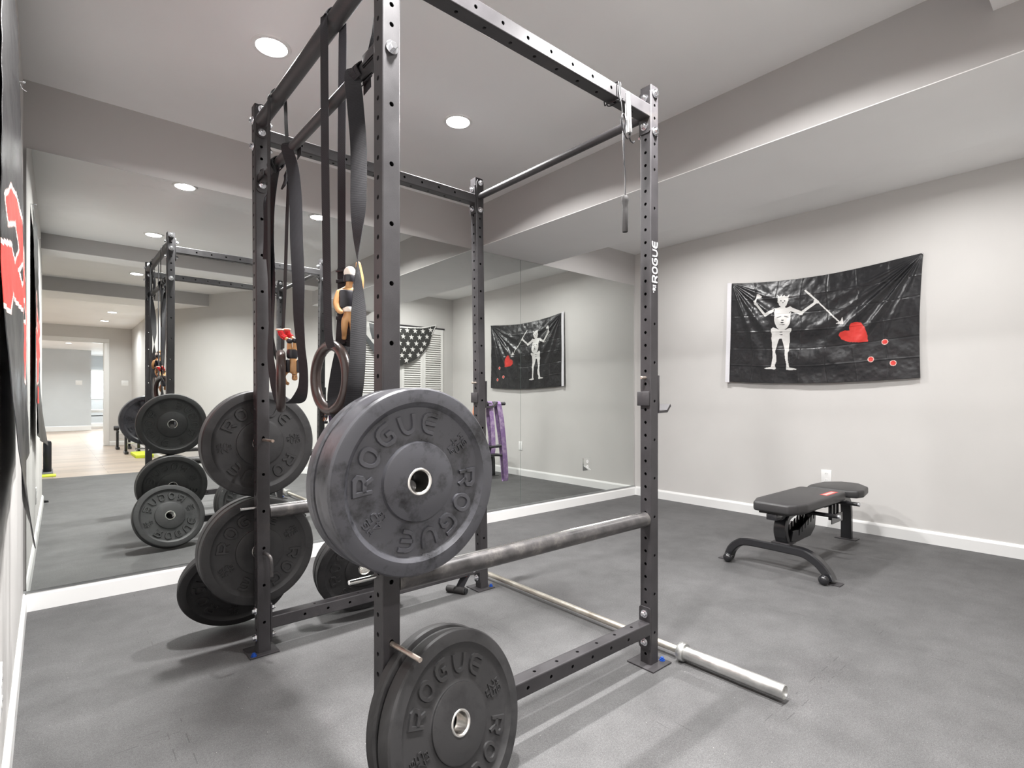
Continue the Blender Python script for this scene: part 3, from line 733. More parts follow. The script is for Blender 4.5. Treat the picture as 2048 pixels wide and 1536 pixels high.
ribbon(mb, [(.670,1.99,1.94),(.669,1.995,1.975),(.648,1.998,z0+.003),(.627,2.0,1.972),(.648,2.0,1.90),(.657,1.992,1.78),(.657,1.982,1.63),(.657,1.962,1.48),(.657,1.957,1.34),(.657,1.932,1.23),(.657,1.908,1.14),(.657,1.925,1.073),(.655,1.992,1.040),(.648,2.08,1.038),(.632,2.122,1.07),(.618,2.155,1.20),(.616,2.141,1.35),(.620,2.150,1.50),(.624,2.195,1.70),(.632,2.19,1.87),(.645,2.15,1.95)],
       [Yd,Yd,Yd,(.6,-.8,0),(.8,-.6,0),(.93,-.366,0),(.95,-.3,0),(.8,-.6,0),(.55,-.83,0),(.3,-.95,0),(.35,-.93,0),(.5,-.86,0),(.8,-.6,0),(.93,-.37,0),(.5,-.86,0),(.25,-.96,0),(.1,-.99,0),(.3,-.95,0),(.5,-.8,0),(.5,-.8,0),Yd], .044)
for a in (0,1): ribbon(mb, [(.658,2.165+.02*a,1.95),(.669+.003*a,2.17+.02*a,1.973),(.648,2.172+.02*a,z0+.005+.003*a),(.622-.002*a,2.172+.02*a,1.972),(.640,2.17+.02*a,1.93)], [Yd]*5, .040, .003)
single('webbing_strap', mb, WEB, 'black webbing loop draped beside the left upright, hanging round the edge-on ring', 'strap', 'webbing loops on the thin bar')
mb = MB()
ribbon(mb, [(.640,2.20,1.93),(.646,2.235,1.900),(.640,2.258,1.86),(.628,2.232,1.80),(.620,2.205,1.70),(.618,2.215,1.60)], [Yd,(.6,.6,.5),(.7,.5,.4),(.6,-.7,0),(.5,-.8,0),(.4,-.9,0)], .034, .004)
ribbon(mb, [(.668,2.135,1.93),(.664,2.12,1.90),(.650,2.11,1.86)], [Yd]*3, .036, .006)
single('webbing_strap', mb, WEB, 'short loose tail of black webbing knotted where the thin bar meets the left upright', 'strap', 'webbing loops on the thin bar')

# ------------------------------------------------------------------ toy wrestlers (plain figures)
def figure(name, label, joints, radii, edges, skin, M, extras):
    """one continuous skinned body; joints in metres, local"""
    t = thing(name, label, 'toy figure', M=M, group='toy wrestlers tucked into the gear')
    me = bpy.data.meshes.new('body'); names = list(joints); me.from_pydata([joints[k] for k in names], [(names.index(a),names.index(b)) for a,b in edges], []); me.materials.append(skin)
    o = inst('body', me, t, M); md = o.modifiers.new('skin','SKIN'); md.use_smooth_shade = True; o.modifiers.new('sub','SUBSURF').levels = 2; o.modifiers['sub'].render_levels = 2
    sk = me.skin_vertices.new(name='') if not me.skin_vertices else me.skin_vertices[0]
    for i, k in enumerate(names):
        r = radii[k]; sk.data[i].radius = (r,r) if not isinstance(r, tuple) else r; sk.data[i].use_root = (k == 'pelvis')
    for nm, fn, m in extras:
        mb = MB(M=M); fn(mb); part(nm, mb, m, t)
    return t
ED = [('pelvis','waist'),('waist','chest'),('chest','neck'),('neck','head'),('head','crown'),('chest','shl'),('shl','ell'),('ell','hal'),('hal','fl'),('chest','shr'),('shr','elr'),('elr','har'),('har','fr'),
      ('pelvis','hil'),('hil','knl'),('knl','anl'),('anl','tol'),('pelvis','hir'),('hir','knr'),('knr','anr'),('anr','tor')]
RA = dict(pelvis=.0105,waist=.0105,chest=.0155,neck=.006,head=.0098,crown=.0085,shl=.0098,ell=.0078,hal=.0062,fl=.0050,shr=.0098,elr=.0078,har=.0062,fr=.0050,hil=.0095,knl=.007,anl=.0052,tol=.0055,hir=.0095,knr=.007,anr=.0052,tor=.0055)
def seg(mb, J, a, b, r0, r1): mb.cyl(J[a], J[b], r0, 14, r2=r1, bev=.0015)
# upside-down figure by ring B: x right in view, z up
JB = dict(pelvis=(.004,0,-.035),waist=(.007,0,-.058),chest=(.009,0,-.080),neck=(.011,-.002,-.098),head=(.012,-.004,-.112),crown=(.012,-.004,-.122),
  shl=(-.012,0,-.088),ell=(-.022,-.006,-.108),hal=(-.014,-.010,-.128),fl=(-.003,-.012,-.133),shr=(.030,0,-.086),elr=(.040,.004,-.100),har=(.044,-.004,-.108),fr=(.046,-.006,-.112),
  hil=(-.004,0,-.026),knl=(-.002,-.014,.002),anl=(-.026,-.006,.020),tol=(-.030,-.012,.034),hir=(.012,0,-.026),knr=(.014,-.010,.004),anr=(-.010,.010,.026),tor=(-.012,.004,.038))
MBf = Matrix.Translation((.652,2.030,1.262)) @ Matrix.Rotation(math.radians(-24),4,'Z') @ Matrix.Scale(1.18,4)
def bootsB(mb):
    for a, b, c in (('knl','anl','tol'),('knr','anr','tor')):
        k = Vector(JB[a]).lerp(Vector(JB[b]), .45); mb.cyl(k, JB[b], .0085, 14, r2=.0088, bev=.002); mb.cyl(JB[b], JB[c], .0092, 14, r2=.0088, bev=.002)
def solesB(mb):
    for b, c in (('anl','tol'),('anr','tor')):
        d = (Vector(JB[c])-Vector(JB[b])).normalized(); p = Vector(JB[c])+d*.002; mb.ball(p, .0085, sc=(1.5,1.0,.42))
def trunkB(mb): mb.lathe([(.0135,-.052),(.0165,-.046),(.0170,-.032),(.0150,-.024)], 18, 0, Matrix.Translation((.004,0,0)))
def padsB(mb):
    for k in ('knl','knr'): mb.ball(JB[k], .0098, sc=(1,1,.9))
def vestB(mb):
    mb.box(-.014,-.001,-.016,.016,-.096,-.056,.004); mb.box(.018,.030,-.016,.016,-.096,-.056,.004); mb.box(-.010,.028,.008,.017,-.096,-.056,.004)
def faceB(mb):
    for s_ in (-1,1): mb.ball((.012+s_*.0045,-.0140,-.110), .0016, n=8, m=6)
    mb.box(.008,.016,-.0145,-.0125,-.1035,-.1022)
figure('action_figure', 'tan toy wrestler with red boots hanging upside down from the edge-on ring', JB, RA, ED, TAN, MBf, [('boots',bootsB,TOYR),('boot_soles',solesB,PINK),('trunks',trunkB,TOYK),('knee_pads',padsB,TOYK),('vest',vestB,TOYK),('face',faceB,TOYK)])
# masked upright figure at the buckle of ring A
JA = dict(pelvis=(0,0,-.105),waist=(0,0,-.082),chest=(0,0,-.060),neck=(0,-.001,-.040),head=(.002,-.003,-.022),crown=(.002,-.003,-.008),
  shl=(-.020,0,-.056),ell=(-.026,-.004,-.078),hal=(-.020,-.010,-.094),fl=(-.012,-.013,-.098),shr=(.020,0,-.052),elr=(.024,-.004,-.024),har=(.019,-.006,.004),fr=(.018,-.007,.014),
  hil=(-.008,0,-.108),knl=(-.009,.004,-.128),anl=(-.009,.018,-.140),tol=(-.009,.022,-.150),hir=(.008,0,-.108),knr=(.009,.004,-.128),anr=(.009,.018,-.140),tor=(.009,.022,-.150))
MA = Matrix.Translation((.672,1.556,1.452)) @ Matrix.Rotation(math.radians(-21),4,'Z') @ Matrix.Scale(1.45,4)
def maskA(mb): mb.ball((.002,-.003,-.012), .0128, sc=(1,1,1.15))
def chinA(mb): mb.lathe([(.0126,-.031),(.0136,-.028),(.0136,-.020),(.0126,-.017)], 18, 0, Matrix.Translation((.002,-.003,0)))
def shirtA(mb): mb.box(-.020,.012,-.015,.015,-.088,-.048,.006); 
def beltA(mb): mb.lathe([(.0150,-.094),(.0160,-.092),(.0160,-.086),(.0150,-.084)], 18)
figure('action_figure', 'toy wrestler with white head cover and black face band at the near ring buckle', JA, RA, ED, TAN, MA, [('head_cover',maskA,CREAM),('face_band',chinA,TOYK),('shirt',shirtA,TOYK),('belt',beltA,CREAM)])
# ruddy figure behind the far upright
MC = Matrix.Translation((1.812,YL(1)+.050,1.000)) @ Matrix.Rotation(math.radians(175),4,'Z') @ Matrix.Scale(1.0,4)
figure('action_figure', 'ruddy toy wrestler tucked under the purple bands at the far upright', JA, RA, ED, TOYSK, MC, [('trunks',lambda mb: mb.lathe([(.0150,-.118),(.0165,-.112),(.0165,-.098),(.0140,-.092)], 18),TOYK),('boots',lambda mb: [mb.cyl((s_*.009,0,-.172),(s_*.009,-.001,-.150),.0085,14) for s_ in (-1,1)],TOYK)])

# ------------------------------------------------------------------ jump rope on the right end of the crossmember
jr = thing('jump_rope', 'jump rope looped on the top right crossmember with one handle dangling', 'jump rope', (1.57,1.20,2.0))
mb = MB(); mb.lathe([(1e-4,0),(.0095,0),(.0108,.004),(.0108,.105),(.0098,.110),(.0092,.113),(.0092,.142),(.006,.146),(1e-4,.146)], 24, 0, Matrix.Translation((1.582,1.196,2.022)) @ Matrix.Rotation(math.radians(-4),4,'Y'))
part('handle', mb, m_chrome('brushed handle', (.52,.52,.53), (.75,.75,.76)), jr, 'bright metal handle')
mb = MB(); mb.lathe([(1e-4,0),(.0092,0),(.0105,.003),(.0100,.080),(.0092,.092),(.0128,.112),(.0128,.124),(.010,.130),(1e-4,.131)], 24, 0, Matrix.Translation((1.560,1.198,1.656)))
part('handle', mb, FOAM, jr, 'black handle with a wider collar')
mb = MB()
mb.tube(smooth_path([(1.560,1.198,1.786),(1.562,1.199,1.86),(1.556,1.20,1.93),(1.552,1.20,1.99),(1.556,1.205,2.06),(1.560,1.212,2.12),(1.556,1.2200,2.165),(1.555,1.2240,2.208),(1.553,1.235,2.2110),(1.550,1.272,2.2110),(1.548,1.2835,2.208),(1.548,1.2835,2.15),(1.552,1.272,2.1495),(1.556,1.236,2.1490),(1.562,1.2235,2.153),(1.566,1.2235,2.208),(1.566,1.236,2.2110),(1.565,1.2835,2.206),(1.566,1.2835,2.152),(1.572,1.236,2.1490),(1.580,1.2235,2.16)]), .0024, 8)
mb.tube(smooth_path([(1.586,1.196,2.024),(1.585,1.196,2.01),(1.570,1.198,2.000),(1.548,1.20,2.030),(1.540,1.20,2.062),(1.552,1.20,2.082),(1.566,1.20,2.058),(1.560,1.20,2.010),(1.556,1.20,1.96),(1.558,1.20,1.90)]), .0024, 8)
mb.tube(smooth_path([(1.584,1.198,2.02),(1.600,1.205,2.005),(1.630,1.215,2.008),(1.645,1.22,2.02)]), .0024, 8)
part('cord', mb, PLAST, jr)

# ------------------------------------------------------------------ purple bands, cable handle
def band(y, x, drop, lx, label, w=.028):
    mb = MB(); z = 1.0315
    ribbon(mb, [(x,y-.012,z-.012),(x,y,z+.0025),(x,y+.012,z-.012),(x+lx*.3,y+.016,z-.10),(x+lx*.7,y+.013,z-drop*.55),(x+lx,y+.010,z-drop+.04),(x+lx,y,z-drop),(x+lx,y-.010,z-drop+.04),(x+lx*.7,y-.013,z-drop*.55),(x+lx*.3,y-.016,z-.10),(x,y-.012,z-.012)], [(1,0,0)]*11, w, .0035, 7)
    return single('resistance_band', mb, PURPLE, label, 'resistance band', 'purple bands on the far upright')
band(YL(1.0)+.006, FX+.075, .30, .02, 'short purple resistance band close to the far upright', .030)
band(YL(1.0)+.008, FX+.135, .46, .055, 'long purple resistance band at the outer end of the peg', .034)
ch = thing('cable_handle', 'black foam pull handle lying on the floor beside the far upright', 'pull handle', (1.635,2.375,0))
mb = MB(); mb.cyl((1.606,2.430,.0195),(1.655,2.330,.0195), .0185, 28, bev=.004); part('grip', mb, FOAM, ch)
mb = MB(); mb.cyl((1.652,2.337,.0195),(1.660,2.320,.0195), .0150, 24, bev=.002); part('end_cap', mb, PLAST, ch)
mb = MB()
ribbon(mb, [(1.640,2.360,.030),(1.655,2.352,.065),(1.672,2.345,.098),(1.680,2.340,.108)], [(.5,-.87,0)]*4, .042, .006); part('strap', mb, WEB, ch)
mb = MB(); mb.tube(smooth_path([(1.672,2.341,.090),(1.684,2.336,.120),(1.692,2.333,.139),(1.700,2.336,.130),(1.690,2.341,.105),(1.676,2.344,.094)]), .0055, 10); part('tie', mb, m_satin('orange red cord', (.60,.10,.04), .5), ch, 'orange red tie')
mb = MB(); torus(mb, (1.716,2.333,.121), (1,-.3,0), .013, .0035, 24, 8); mb.ball((1.735,2.331,.117), .0105, n=12, m=8); part('clip', mb, ZINC, ch, 'shiny metal clip')

# ------------------------------------------------------------------ bench
bn = thing('weight_bench', 'black adjustable weight bench with a two-piece pad in front of the right wall', 'weight bench', (3.85,1.40,0))
mb = MB(); mb.prism([(3.212,1.300),(3.212,1.505),(3.34,1.548),(3.985,1.545),(4.010,1.52),(4.010,1.272),(3.985,1.245),(3.35,1.245),(3.262,1.266)], .372, .430, bev=.014)
part('back_pad', mb, VINYL, bn)
mb = MB(); mb.prism([(3.235,1.325),(3.235,1.480),(3.36,1.515),(3.96,1.515),(3.96,1.278),(3.36,1.278)], .360, .373); part('pad_board', mb, SLOT, bn)
mb = MB(); mb.prism([(4.055,1.25),(4.055,1.515),(4.16,1.530),(4.36,1.515),(4.465,1.43),(4.475,1.36),(4.46,1.30),(4.34,1.215),(4.15,1.185),(4.075,1.20)], .378, .430, bev=.014)
part('seat_pad', mb, VINYL, bn)
mb = MB(); mb.add([(3.735,1.272,.4306),(3.735,1.318,.4306),(3.930,1.318,.4306),(3.930,1.272,.4306)][::-1], [(0,1,2,3)]); part('red_label', mb, RED, bn)
mb = MB()
for i in range(7): mb.box(3.752+.023*i, 3.766+.023*i, 1.283, 1.307, .4304, .4308)
part('label_marks', mb, SATP, bn)
mb = MB()     # arched front foot
mb.rect_sweep(smooth_path([(3.335,1.722,.014),(3.337,1.700,.075),(3.342,1.655,.122),(3.348,1.600,.140),(3.350,1.50,.143),(3.350,1.35,.143),(3.348,1.26,.138),(3.343,1.19,.105),(3.338,1.140,.058),(3.335,1.115,.014)], 4), .062, .048, up=lambda q: (0, math.cos(PI*q), math.sin(PI*q)+.02))
part('front_foot', mb, BENCHF, bn)
for y in (1.745, 1.098):
    mb = MB(); mb.box(3.305,3.375,y-.035,y+.035,0,.005,.001); part('foot_plate', mb, STEEL, bn)
for y in (1.700, 1.135):
    mb = MB(); mb.ball((3.275,y,.0285), .0285, n=20, m=12, sc=(.8,1,1)); mb.cyl((3.275,y,.0285),(3.33,y,.0285),.012,14); part('wheel', mb, BENCHF, bn)
mb = MB()     # curved upright tube with notched plates
mb.rect_sweep(smooth_path([(3.385,1.40,.168),(3.352,1.40,.230),(3.358,1.40,.285),(3.400,1.40,.325),(3.52,1.40,.345),(3.66,1.40,.345)], 5), .075, .040, up=lambda q: (-math.cos(q*1.5), 0, math.sin(q*1.5)))
mb.rect_sweep(smooth_path([(3.385,1.40,.172),(3.56,1.40,.166),(3.70,1.40,.180),(3.775,1.40,.225),(3.800,1.40,.290),(3.80,1.40,.34)], 5), .060, .030, up=lambda q: (-math.sin(q*1.5), 0, math.cos(q*1.5)))
part('curved_frame', mb, BENCHF, bn)
mb = MB()
for y in (1.362, 1.434):
    pl = [(3.40,.165),(3.70,.165),(3.775,.21),(3.79,.30)]
    for i in range(6): x = 3.745-.046*i; z = .302-.014*i; pl += [(x+.020,z),(x+.012,z-.035),(x-.004,z-.035),(x-.004,z)]
    pl += [(3.43,.235)]
    mb.prism(pl, -.003, .003, 0, Matrix(((1,0,0,0),(0,0,1,y),(0,1,0,0),(0,0,0,1))))
part('ladder_plate', mb, BENCHF, bn)
mb = MB(); mb.box(3.34,3.44,1.345,1.455,.165,.172,.002); part('mount_plate', mb, STEEL, bn)
for y in (1.36, 1.44):
    k = inst('mount_bolt', BOLT, bn, Matrix.Translation((3.39,y,.148)) @ Matrix.Rotation(PI,4,'X') @ Matrix.Scale(.6,4))
mb = MB(); mb.box(3.30,4.02,1.375,1.425,.318,.362,.004); mb.box(4.00,4.46,1.375,1.425,.300,.350,.004); mb.box(4.06,4.38,1.33,1.47,.350,.378,.003)
mb.box(3.22,3.31,1.37,1.43,.328,.362,.003)
part('under_frame', mb, BENCHF, bn)
mb = MB(); mb.rect_sweep(smooth_path([(4.30,1.40,.325),(4.42,1.40,.315),(4.475,1.40,.270),(4.492,1.40,.20),(4.495,1.40,.006)], 5), .070, .045, up=lambda q: (math.sin(q*1.57), 0, math.cos(q*1.57)+.01))
part('rear_leg', mb, BENCHF, bn)
mb = MB(); mb.box(4.455,4.545,1.33,1.47,0,.007,.001); part('foot_plate', mb, STEEL, bn)
for x, y0, y1, z in ((3.655,1.185,1.60,.322),(4.02,1.185,1.60,.350)):
    mb = MB(); mb.cyl((x,y0,z),(x,y1,z),.0125,18); h = part('cross_handle', mb, BENCHF, bn)
    mb = MB(); mb.cyl((x,y0-.012,z),(x,y0+.001,z),.0135,18,bev=.002); part('end_cap', mb, ZINC, h)
mb = MB()
for i in range(3): mb.box(4.03+.06*i,4.055+.06*i,1.345,1.368,.215-.0*i,.32,.002,M=Matrix.Translation((0,0,0)))
mb.box(4.02,4.22,1.340,1.346,.19,.25); part('seat_ladder', mb, BENCHF, bn)

# ------------------------------------------------------------------ flags
def inpoly(P, x, y):
    r = np.zeros(x.shape, bool); n = len(P)
    for i in range(n):
        x1, y1 = P[i]; x2, y2 = P[(i+1)%n]
        if y1 == y2: continue
        r ^= ((y1 > y) != (y2 > y)) & (x < (x2-x1)*(y-y1)/(y2-y1)+x1)
    return r
def segd(a, b, x, y):
    dx, dy = b[0]-a[0], b[1]-a[1]; L = max(dx*dx+dy*dy, 1e-12)
    t = np.clip(((x-a[0])*dx+(y-a[1])*dy)/L, 0, 1); return np.hypot(x-a[0]-t*dx, y-a[1]-t*dy)
def edged(P, x, y): return np.min([segd(P[i], P[(i+1)%len(P)], x, y) for i in range(len(P))], axis=0)
def cloth(name, X, Y, Z, M, mats, parent=None, keep=None):
    """X,Y,Z vertex grids; M material per face; keep = faces kept"""
    a, b = X.shape; W = WM[parent] if parent is not None else Matrix.Translation((float(X.mean()),float(Y.mean()),float(Z.min())))
    I = np.array(W.inverted()); v = np.stack([X.ravel(),Y.ravel(),Z.ravel(),np.ones(X.size)],1) @ I.T; v = v[:,:3]
    i = np.arange(a*b).reshape(a,b); f = np.stack([i[:-1,:-1],i[1:,:-1],i[1:,1:],i[:-1,1:]],-1).reshape(-1,4); m = M.ravel()
    if keep is not None:
        k = keep.ravel(); f = f[k]; m = m[k]; u, inv = np.unique(f, return_inverse=True); v = v[u]; f = inv.reshape(-1,4)
    me = bpy.data.meshes.new(name); me.vertices.add(len(v)); me.vertices.foreach_set('co', v.ravel())
    me.loops.add(f.size); me.loops.foreach_set('vertex_index', f.ravel().astype(np.int32)); me.polygons.add(len(f))
    me.polygons.foreach_set('loop_start', np.arange(len(f), dtype=np.int32)*4); me.polygons.foreach_set('loop_total', np.full(len(f),4,np.int32))
    for q in mats: me.materials.append(q)
    me.polygons.foreach_set('material_index', m.astype(np.int32)); me.polygons.foreach_set('use_smooth', np.ones(len(f),bool)); me.update(calc_edges=True); me.validate()
    o = inst(name, me, parent, W.copy()); s = o.modifiers.new('thickness','SOLIDIFY'); s.thickness = .0012; s.offset = 0; return o
def vnoise(x, y, sc, seed):
    r = np.random.default_rng(seed); T = r.random((64,64)); x = x*sc; y = y*sc
    xi = np.floor(x).astype(int); yi = np.floor(y).astype(int); fx = x-xi; fy = y-yi; fx = fx*fx*(3-2*fx); fy = fy*fy*(3-2*fy)
    g = lambda a, b: T[a%64, b%64]
    return (g(xi,yi)*(1-fx)+g(xi+1,yi)*fx)*(1-fy)+(g(xi,yi+1)*(1-fx)+g(xi+1,yi+1)*fx)*fy - .5
def mid(A): return (A[:-1,:-1]+A[1:,:-1]+A[1:,1:]+A[:-1,1:])/4

# skeleton flag on the right wall (drawn in wall coordinates y, z)
POLY = {'head': [(2.022,1.957),(2.003,1.937),(1.986,1.95),(1.978,1.937),(1.963,1.946),(1.955,1.935),(1.942,1.932),(1.921,1.946),(1.93,1.914),(1.927,1.894),(1.935,1.876),(1.941,1.858),(1.956,1.842),(1.969,1.839),(1.988,1.843),(2.007,1.863),(2.01,1.88),(2.019,1.891),(2.014,1.913)],
 'torso': [(1.988,1.848),(1.963,1.844),(1.944,1.832),(1.913,1.842),(1.898,1.832),(1.901,1.808),(1.91,1.773),(1.907,1.725),(1.91,1.693),(1.926,1.663),(1.944,1.65),(1.969,1.64),(2.0,1.647),(2.022,1.676),(2.035,1.707),(2.042,1.74),(2.037,1.776),(2.042,1.793),(2.048,1.82),(2.042,1.842),(2.019,1.842)],
 'glass': [(2.202,1.99),(2.182,1.985),(2.156,1.96),(2.166,1.951),(2.192,1.952),(2.202,1.94),(2.202,1.906),(2.219,1.905),(2.229,1.93),(2.223,1.929),(2.212,1.941),(2.208,1.961)],
 'pelvis': [(2.07,1.661),(2.051,1.674),(2.032,1.666),(2.007,1.651),(1.969,1.644),(1.938,1.645),(1.913,1.654),(1.895,1.65),(1.898,1.628),(1.913,1.61),(1.913,1.565),(1.916,1.533),(1.918,1.475),(1.953,1.471),(1.96,1.498),(1.978,1.558),(1.981,1.571),(2.0,1.572),(2.007,1.56),(2.022,1.502),(2.032,1.467),(2.059,1.469),(2.061,1.545),(2.067,1.578),(2.061,1.617),(2.069,1.638)],
 'shinl': [(2.056,1.475),(2.032,1.474),(2.032,1.451),(2.022,1.424),(2.022,1.378),(2.038,1.34),(2.029,1.313),(2.038,1.306),(2.096,1.311),(2.13,1.316),(2.119,1.322),(2.07,1.329),(2.064,1.361),(2.054,1.413)],
 'shinr': [(1.953,1.475),(1.918,1.482),(1.916,1.462),(1.927,1.437),(1.926,1.386),(1.916,1.318),(1.883,1.31),(1.856,1.301),(1.865,1.295),(1.919,1.295),(1.944,1.3),(1.944,1.309),(1.938,1.335),(1.95,1.407)],
 'tip': [(1.559,1.654),(1.499,1.643),(1.511,1.703),(1.522,1.674)]}
HEART = [(1.458,1.588),(1.462,1.612),(1.45,1.643),(1.417,1.653),(1.385,1.645),(1.357,1.606),(1.341,1.554),(1.336,1.494),(1.393,1.49),(1.466,1.499),(1.516,1.523),(1.534,1.558),(1.524,1.58),(1.491,1.591)]
STR = [((2.042,1.829),(2.123,1.792),.028),((2.123,1.789),(2.209,1.904),.02),((1.91,1.818),(1.823,1.771),.032),((1.823,1.774),(1.706,1.851),.022),((1.796,1.961),(1.695,1.853),.013),((1.689,1.843),(1.537,1.671),.010),((2.216,1.905),(2.196,1.892),.02),((1.718,1.859),(1.695,1.846),.02)]
DRK = [((1.989,1.899),(1.988,1.898),.01),((1.958,1.894),(1.957,1.894),.01),((1.972,1.88),(1.971,1.88),.008),((2.016,1.753),(1.988,1.763),.007),((1.956,1.761),(1.926,1.749),.007),((1.978,1.728),(1.964,1.726),.008),((1.98,1.708),(1.963,1.707),.008),((1.993,1.692),(1.953,1.687),.005),((2.048,1.833),(2.048,1.813),.006),((1.919,1.787),(1.907,1.799),.006),((1.993,1.627),(1.975,1.625),.006),((1.997,1.606),(1.976,1.603),.006)]
nu, nv = 430, 270
s, t = np.meshgrid(np.linspace(0,1,nu+1), np.linspace(0,1,nv+1), indexing='ij')
ytop = 2.436+(0.996-2.436)*s; ybot = 2.454+(1.010-2.454)*s
Yg = ytop*(1-t)+ybot*t + .012*np.sin(PI*t)*s
ztop = np.interp(s, [0,.235,.53,.79,1], [2.126,2.095,2.073,2.082,2.112]); zbot = np.interp(s, [0,.25,.54,.80,1], [1.208,1.189,1.178,1.192,1.203])
ztop = 2.126-.014*s-.052*np.sin(PI*s)**1.0*(1-.25*(s-.5)); zbot = 1.208-.005*s-.026*np.sin(PI*s)
Zg = ztop*(1-t)+zbot*t
# wrinkles: folds running from both pinned corners, package creases, soft noise
def ridge(x, c, w): return np.exp(-((x-c)/w)**2)
ax = (1-s)*1.45; az = t*.92; r = np.hypot(ax,az)+1e-6; th = np.degrees(np.arctan2(az,ax))
fold = sum(A*ridge(th,c_,w)*np.clip(r/.10,0,1)*np.exp(-((r-.35)/d_)**2) for A,c_,w,d_ in ((.026,44,3.6,.55),(.016,57,3.2,.5),(.013,33,3.0,.45),(.010,70,4.0,.5),(.008,21,3,.4)))
ax2 = s*1.45; r2 = np.hypot(ax2,az)+1e-6; th2 = np.degrees(np.arctan2(az,ax2))
fold += sum(A*ridge(th2,c_,w)*np.clip(r2/.08,0,1)*np.exp(-((r2-.3)/d_)**2) for A,c_,w,d_ in ((.014,38,4,.4),(.012,54,4,.5),(.011,68,4,.5),(.008,22,4,.4)))
fold += .007*np.sin((az*6.5-.25*np.sin(ax*3.0)+.3*vnoise(ax,az,3,4))*PI)*np.exp(-((s-.47)/.22)**2)*np.clip(t*3,0,1)
crease = np.zeros_like(s)
for i in range(1,7): crease += .0016*ridge(s, i/7+.01*np.sin(9*t+i), .0035)*(1 if i%2 else -1)
for i in range(1,6): crease += .0018*ridge(t, i/6+.006*np.sin(7*s+i), .005)*(1 if i%2 else -1)
rip = .007*vnoise(ax+.6*az,az,9,1)+.004*vnoise(ax,az-.3*ax,21,2)+.0016*vnoise(ax,az,48,3)
bulge = .012+.020*np.sin(PI*s)*np.sin(PI*np.clip(t,0,1)*.85)+.016*t
Xg = XR+.0125-(bulge+fold+crease+rip*np.clip(np.minimum(r,r2)*4,0,1))
Xg = np.minimum(Xg, XR+.0115)
yc, zc_ = mid(Yg), mid(Zg); Mt = np.zeros(yc.shape, int)
w = np.zeros(yc.shape, bool)
for p_ in POLY.values(): w |= inpoly(p_, yc, zc_)
for a, b, wd in STR: w |= segd(a,b,yc,zc_) < wd/2
for a, b, wd in DRK: w &= ~(segd(a,b,yc,zc_) < wd/2)
Mt[w] = 1
h = inpoly(HEART, yc, zc_); Mt[h] = 2
for dy_, dz_ in [(1.225,1.481),(1.316,1.353),(1.174,1.318)]:
    q = np.hypot(yc-dy_, zc_-dz_); Mt[q < .0215] = 3; Mt[q < .0170] = 2
fl = thing('skeleton_flag', 'black satin flag with a white horned skeleton and red heart, pinned to the right wall', 'flag', (XR, 1.73, 1.2))
cloth('cloth', Xg, Yg, Zg, Mt, [SATK,SATW,SATR,SATP], fl)
mb = MB(); n = 14; v = []; f = []
for i in range(n+1):
    q = i/n; zz = 2.134-(2.134-1.206)*q; y0 = 2.477+.016*q; off = .020+.014*q+.002*math.sin(q*9)
    v += [(XR+.012-off,y0,zz),(XR+.011-off,y0-.040,zz-.003),(XR+.0135-off,y0-.040,zz-.003),(XR+.0135-off,y0,zz)]
for i in range(n):
    for k in range(4): f.append((4*i+k,4*i+(k+1)%4,4*i+4+(k+1)%4,4*i+4+k))
f += [(3,2,1,0),(4*n,4*n+1,4*n+2,4*n+3)]
mb.add(v, f, 0, True); hd = part('header_strip', mb, HEAD, fl, 'white canvas edge strip')
for z_, y_ in ((2.098,2.457),(1.238,2.473)):
    mb = MB(); mb.lathe([(.004,0),(.008,0),(.008,.002),(.004,.002)], 20, 0, Matrix.Translation((XR-.004,y_,z_)) @ Matrix.Rotation(-PI/2,4,'Y'), close=True); part('grommet', mb, BRIGHT, hd)
mb = MB(); mb.ball((XR-.006,.998,2.106), .006, n=12, m=8); part('push_pin', mb, ZINC, fl)

# stars flag sagging in front of the closet doors
US = [(3.217,2.163),(3.338,2.14),(3.416,2.126),(3.576,2.111),(3.82,2.113),(3.975,2.118),(4.184,2.132),(4.296,2.155),(4.401,2.185),(4.465,2.2),(4.454,2.161),(4.419,2.105),(4.366,1.995),(4.331,1.887),(4.279,1.816),(4.201,1.737),(4.099,1.65),(4.016,1.602),(3.934,1.569),(3.828,1.536),(3.716,1.546),(3.576,1.596),(3.416,1.694),(3.364,1.76),(3.297,1.86),(3.253,1.953),(3.228,2.006)]
UD1 = [(3.338,2.123),(3.416,2.112),(3.469,2.11),(3.515,1.861),(3.439,1.884),(3.379,1.9),(3.349,2.009)]
UD2 = [(3.228,2.02),(3.275,1.976),(3.416,1.812),(3.53,1.728),(3.622,1.627),(3.576,1.596),(3.416,1.694),(3.32,1.806),(3.228,1.972)]
STARS = [(3.942,2.065),(4.078,2.069),(4.214,2.073),(4.353,2.107),(3.868,1.969),(4.008,1.968),(4.15,1.975),(4.287,1.996),(3.946,1.872),(4.091,1.878),(4.235,1.888),(3.885,1.777),(4.028,1.786),(4.18,1.795),(3.844,1.688),(3.979,1.695),(4.125,1.71),(3.917,1.616),(3.812,2.062),(3.677,2.054),(3.736,1.962),(3.808,1.867),(3.677,1.865),(3.748,1.776),(3.709,1.688),(3.78,1.613)]
x_, z_ = np.meshgrid(np.linspace(3.205,4.475,320), np.linspace(1.53,2.205,180), indexing='ij')
yy = .034+.030*np.sin(PI*np.clip((x_-3.2)/1.27,0,1))*np.clip((2.2-z_)/.3,0,1)+.010*vnoise(x_,z_,5,7)+.004*vnoise(x_,z_,17,8)
xc, zc2 = mid(x_), mid(z_); keep = inpoly(US, xc, zc2); mm = np.full(xc.shape, 1)
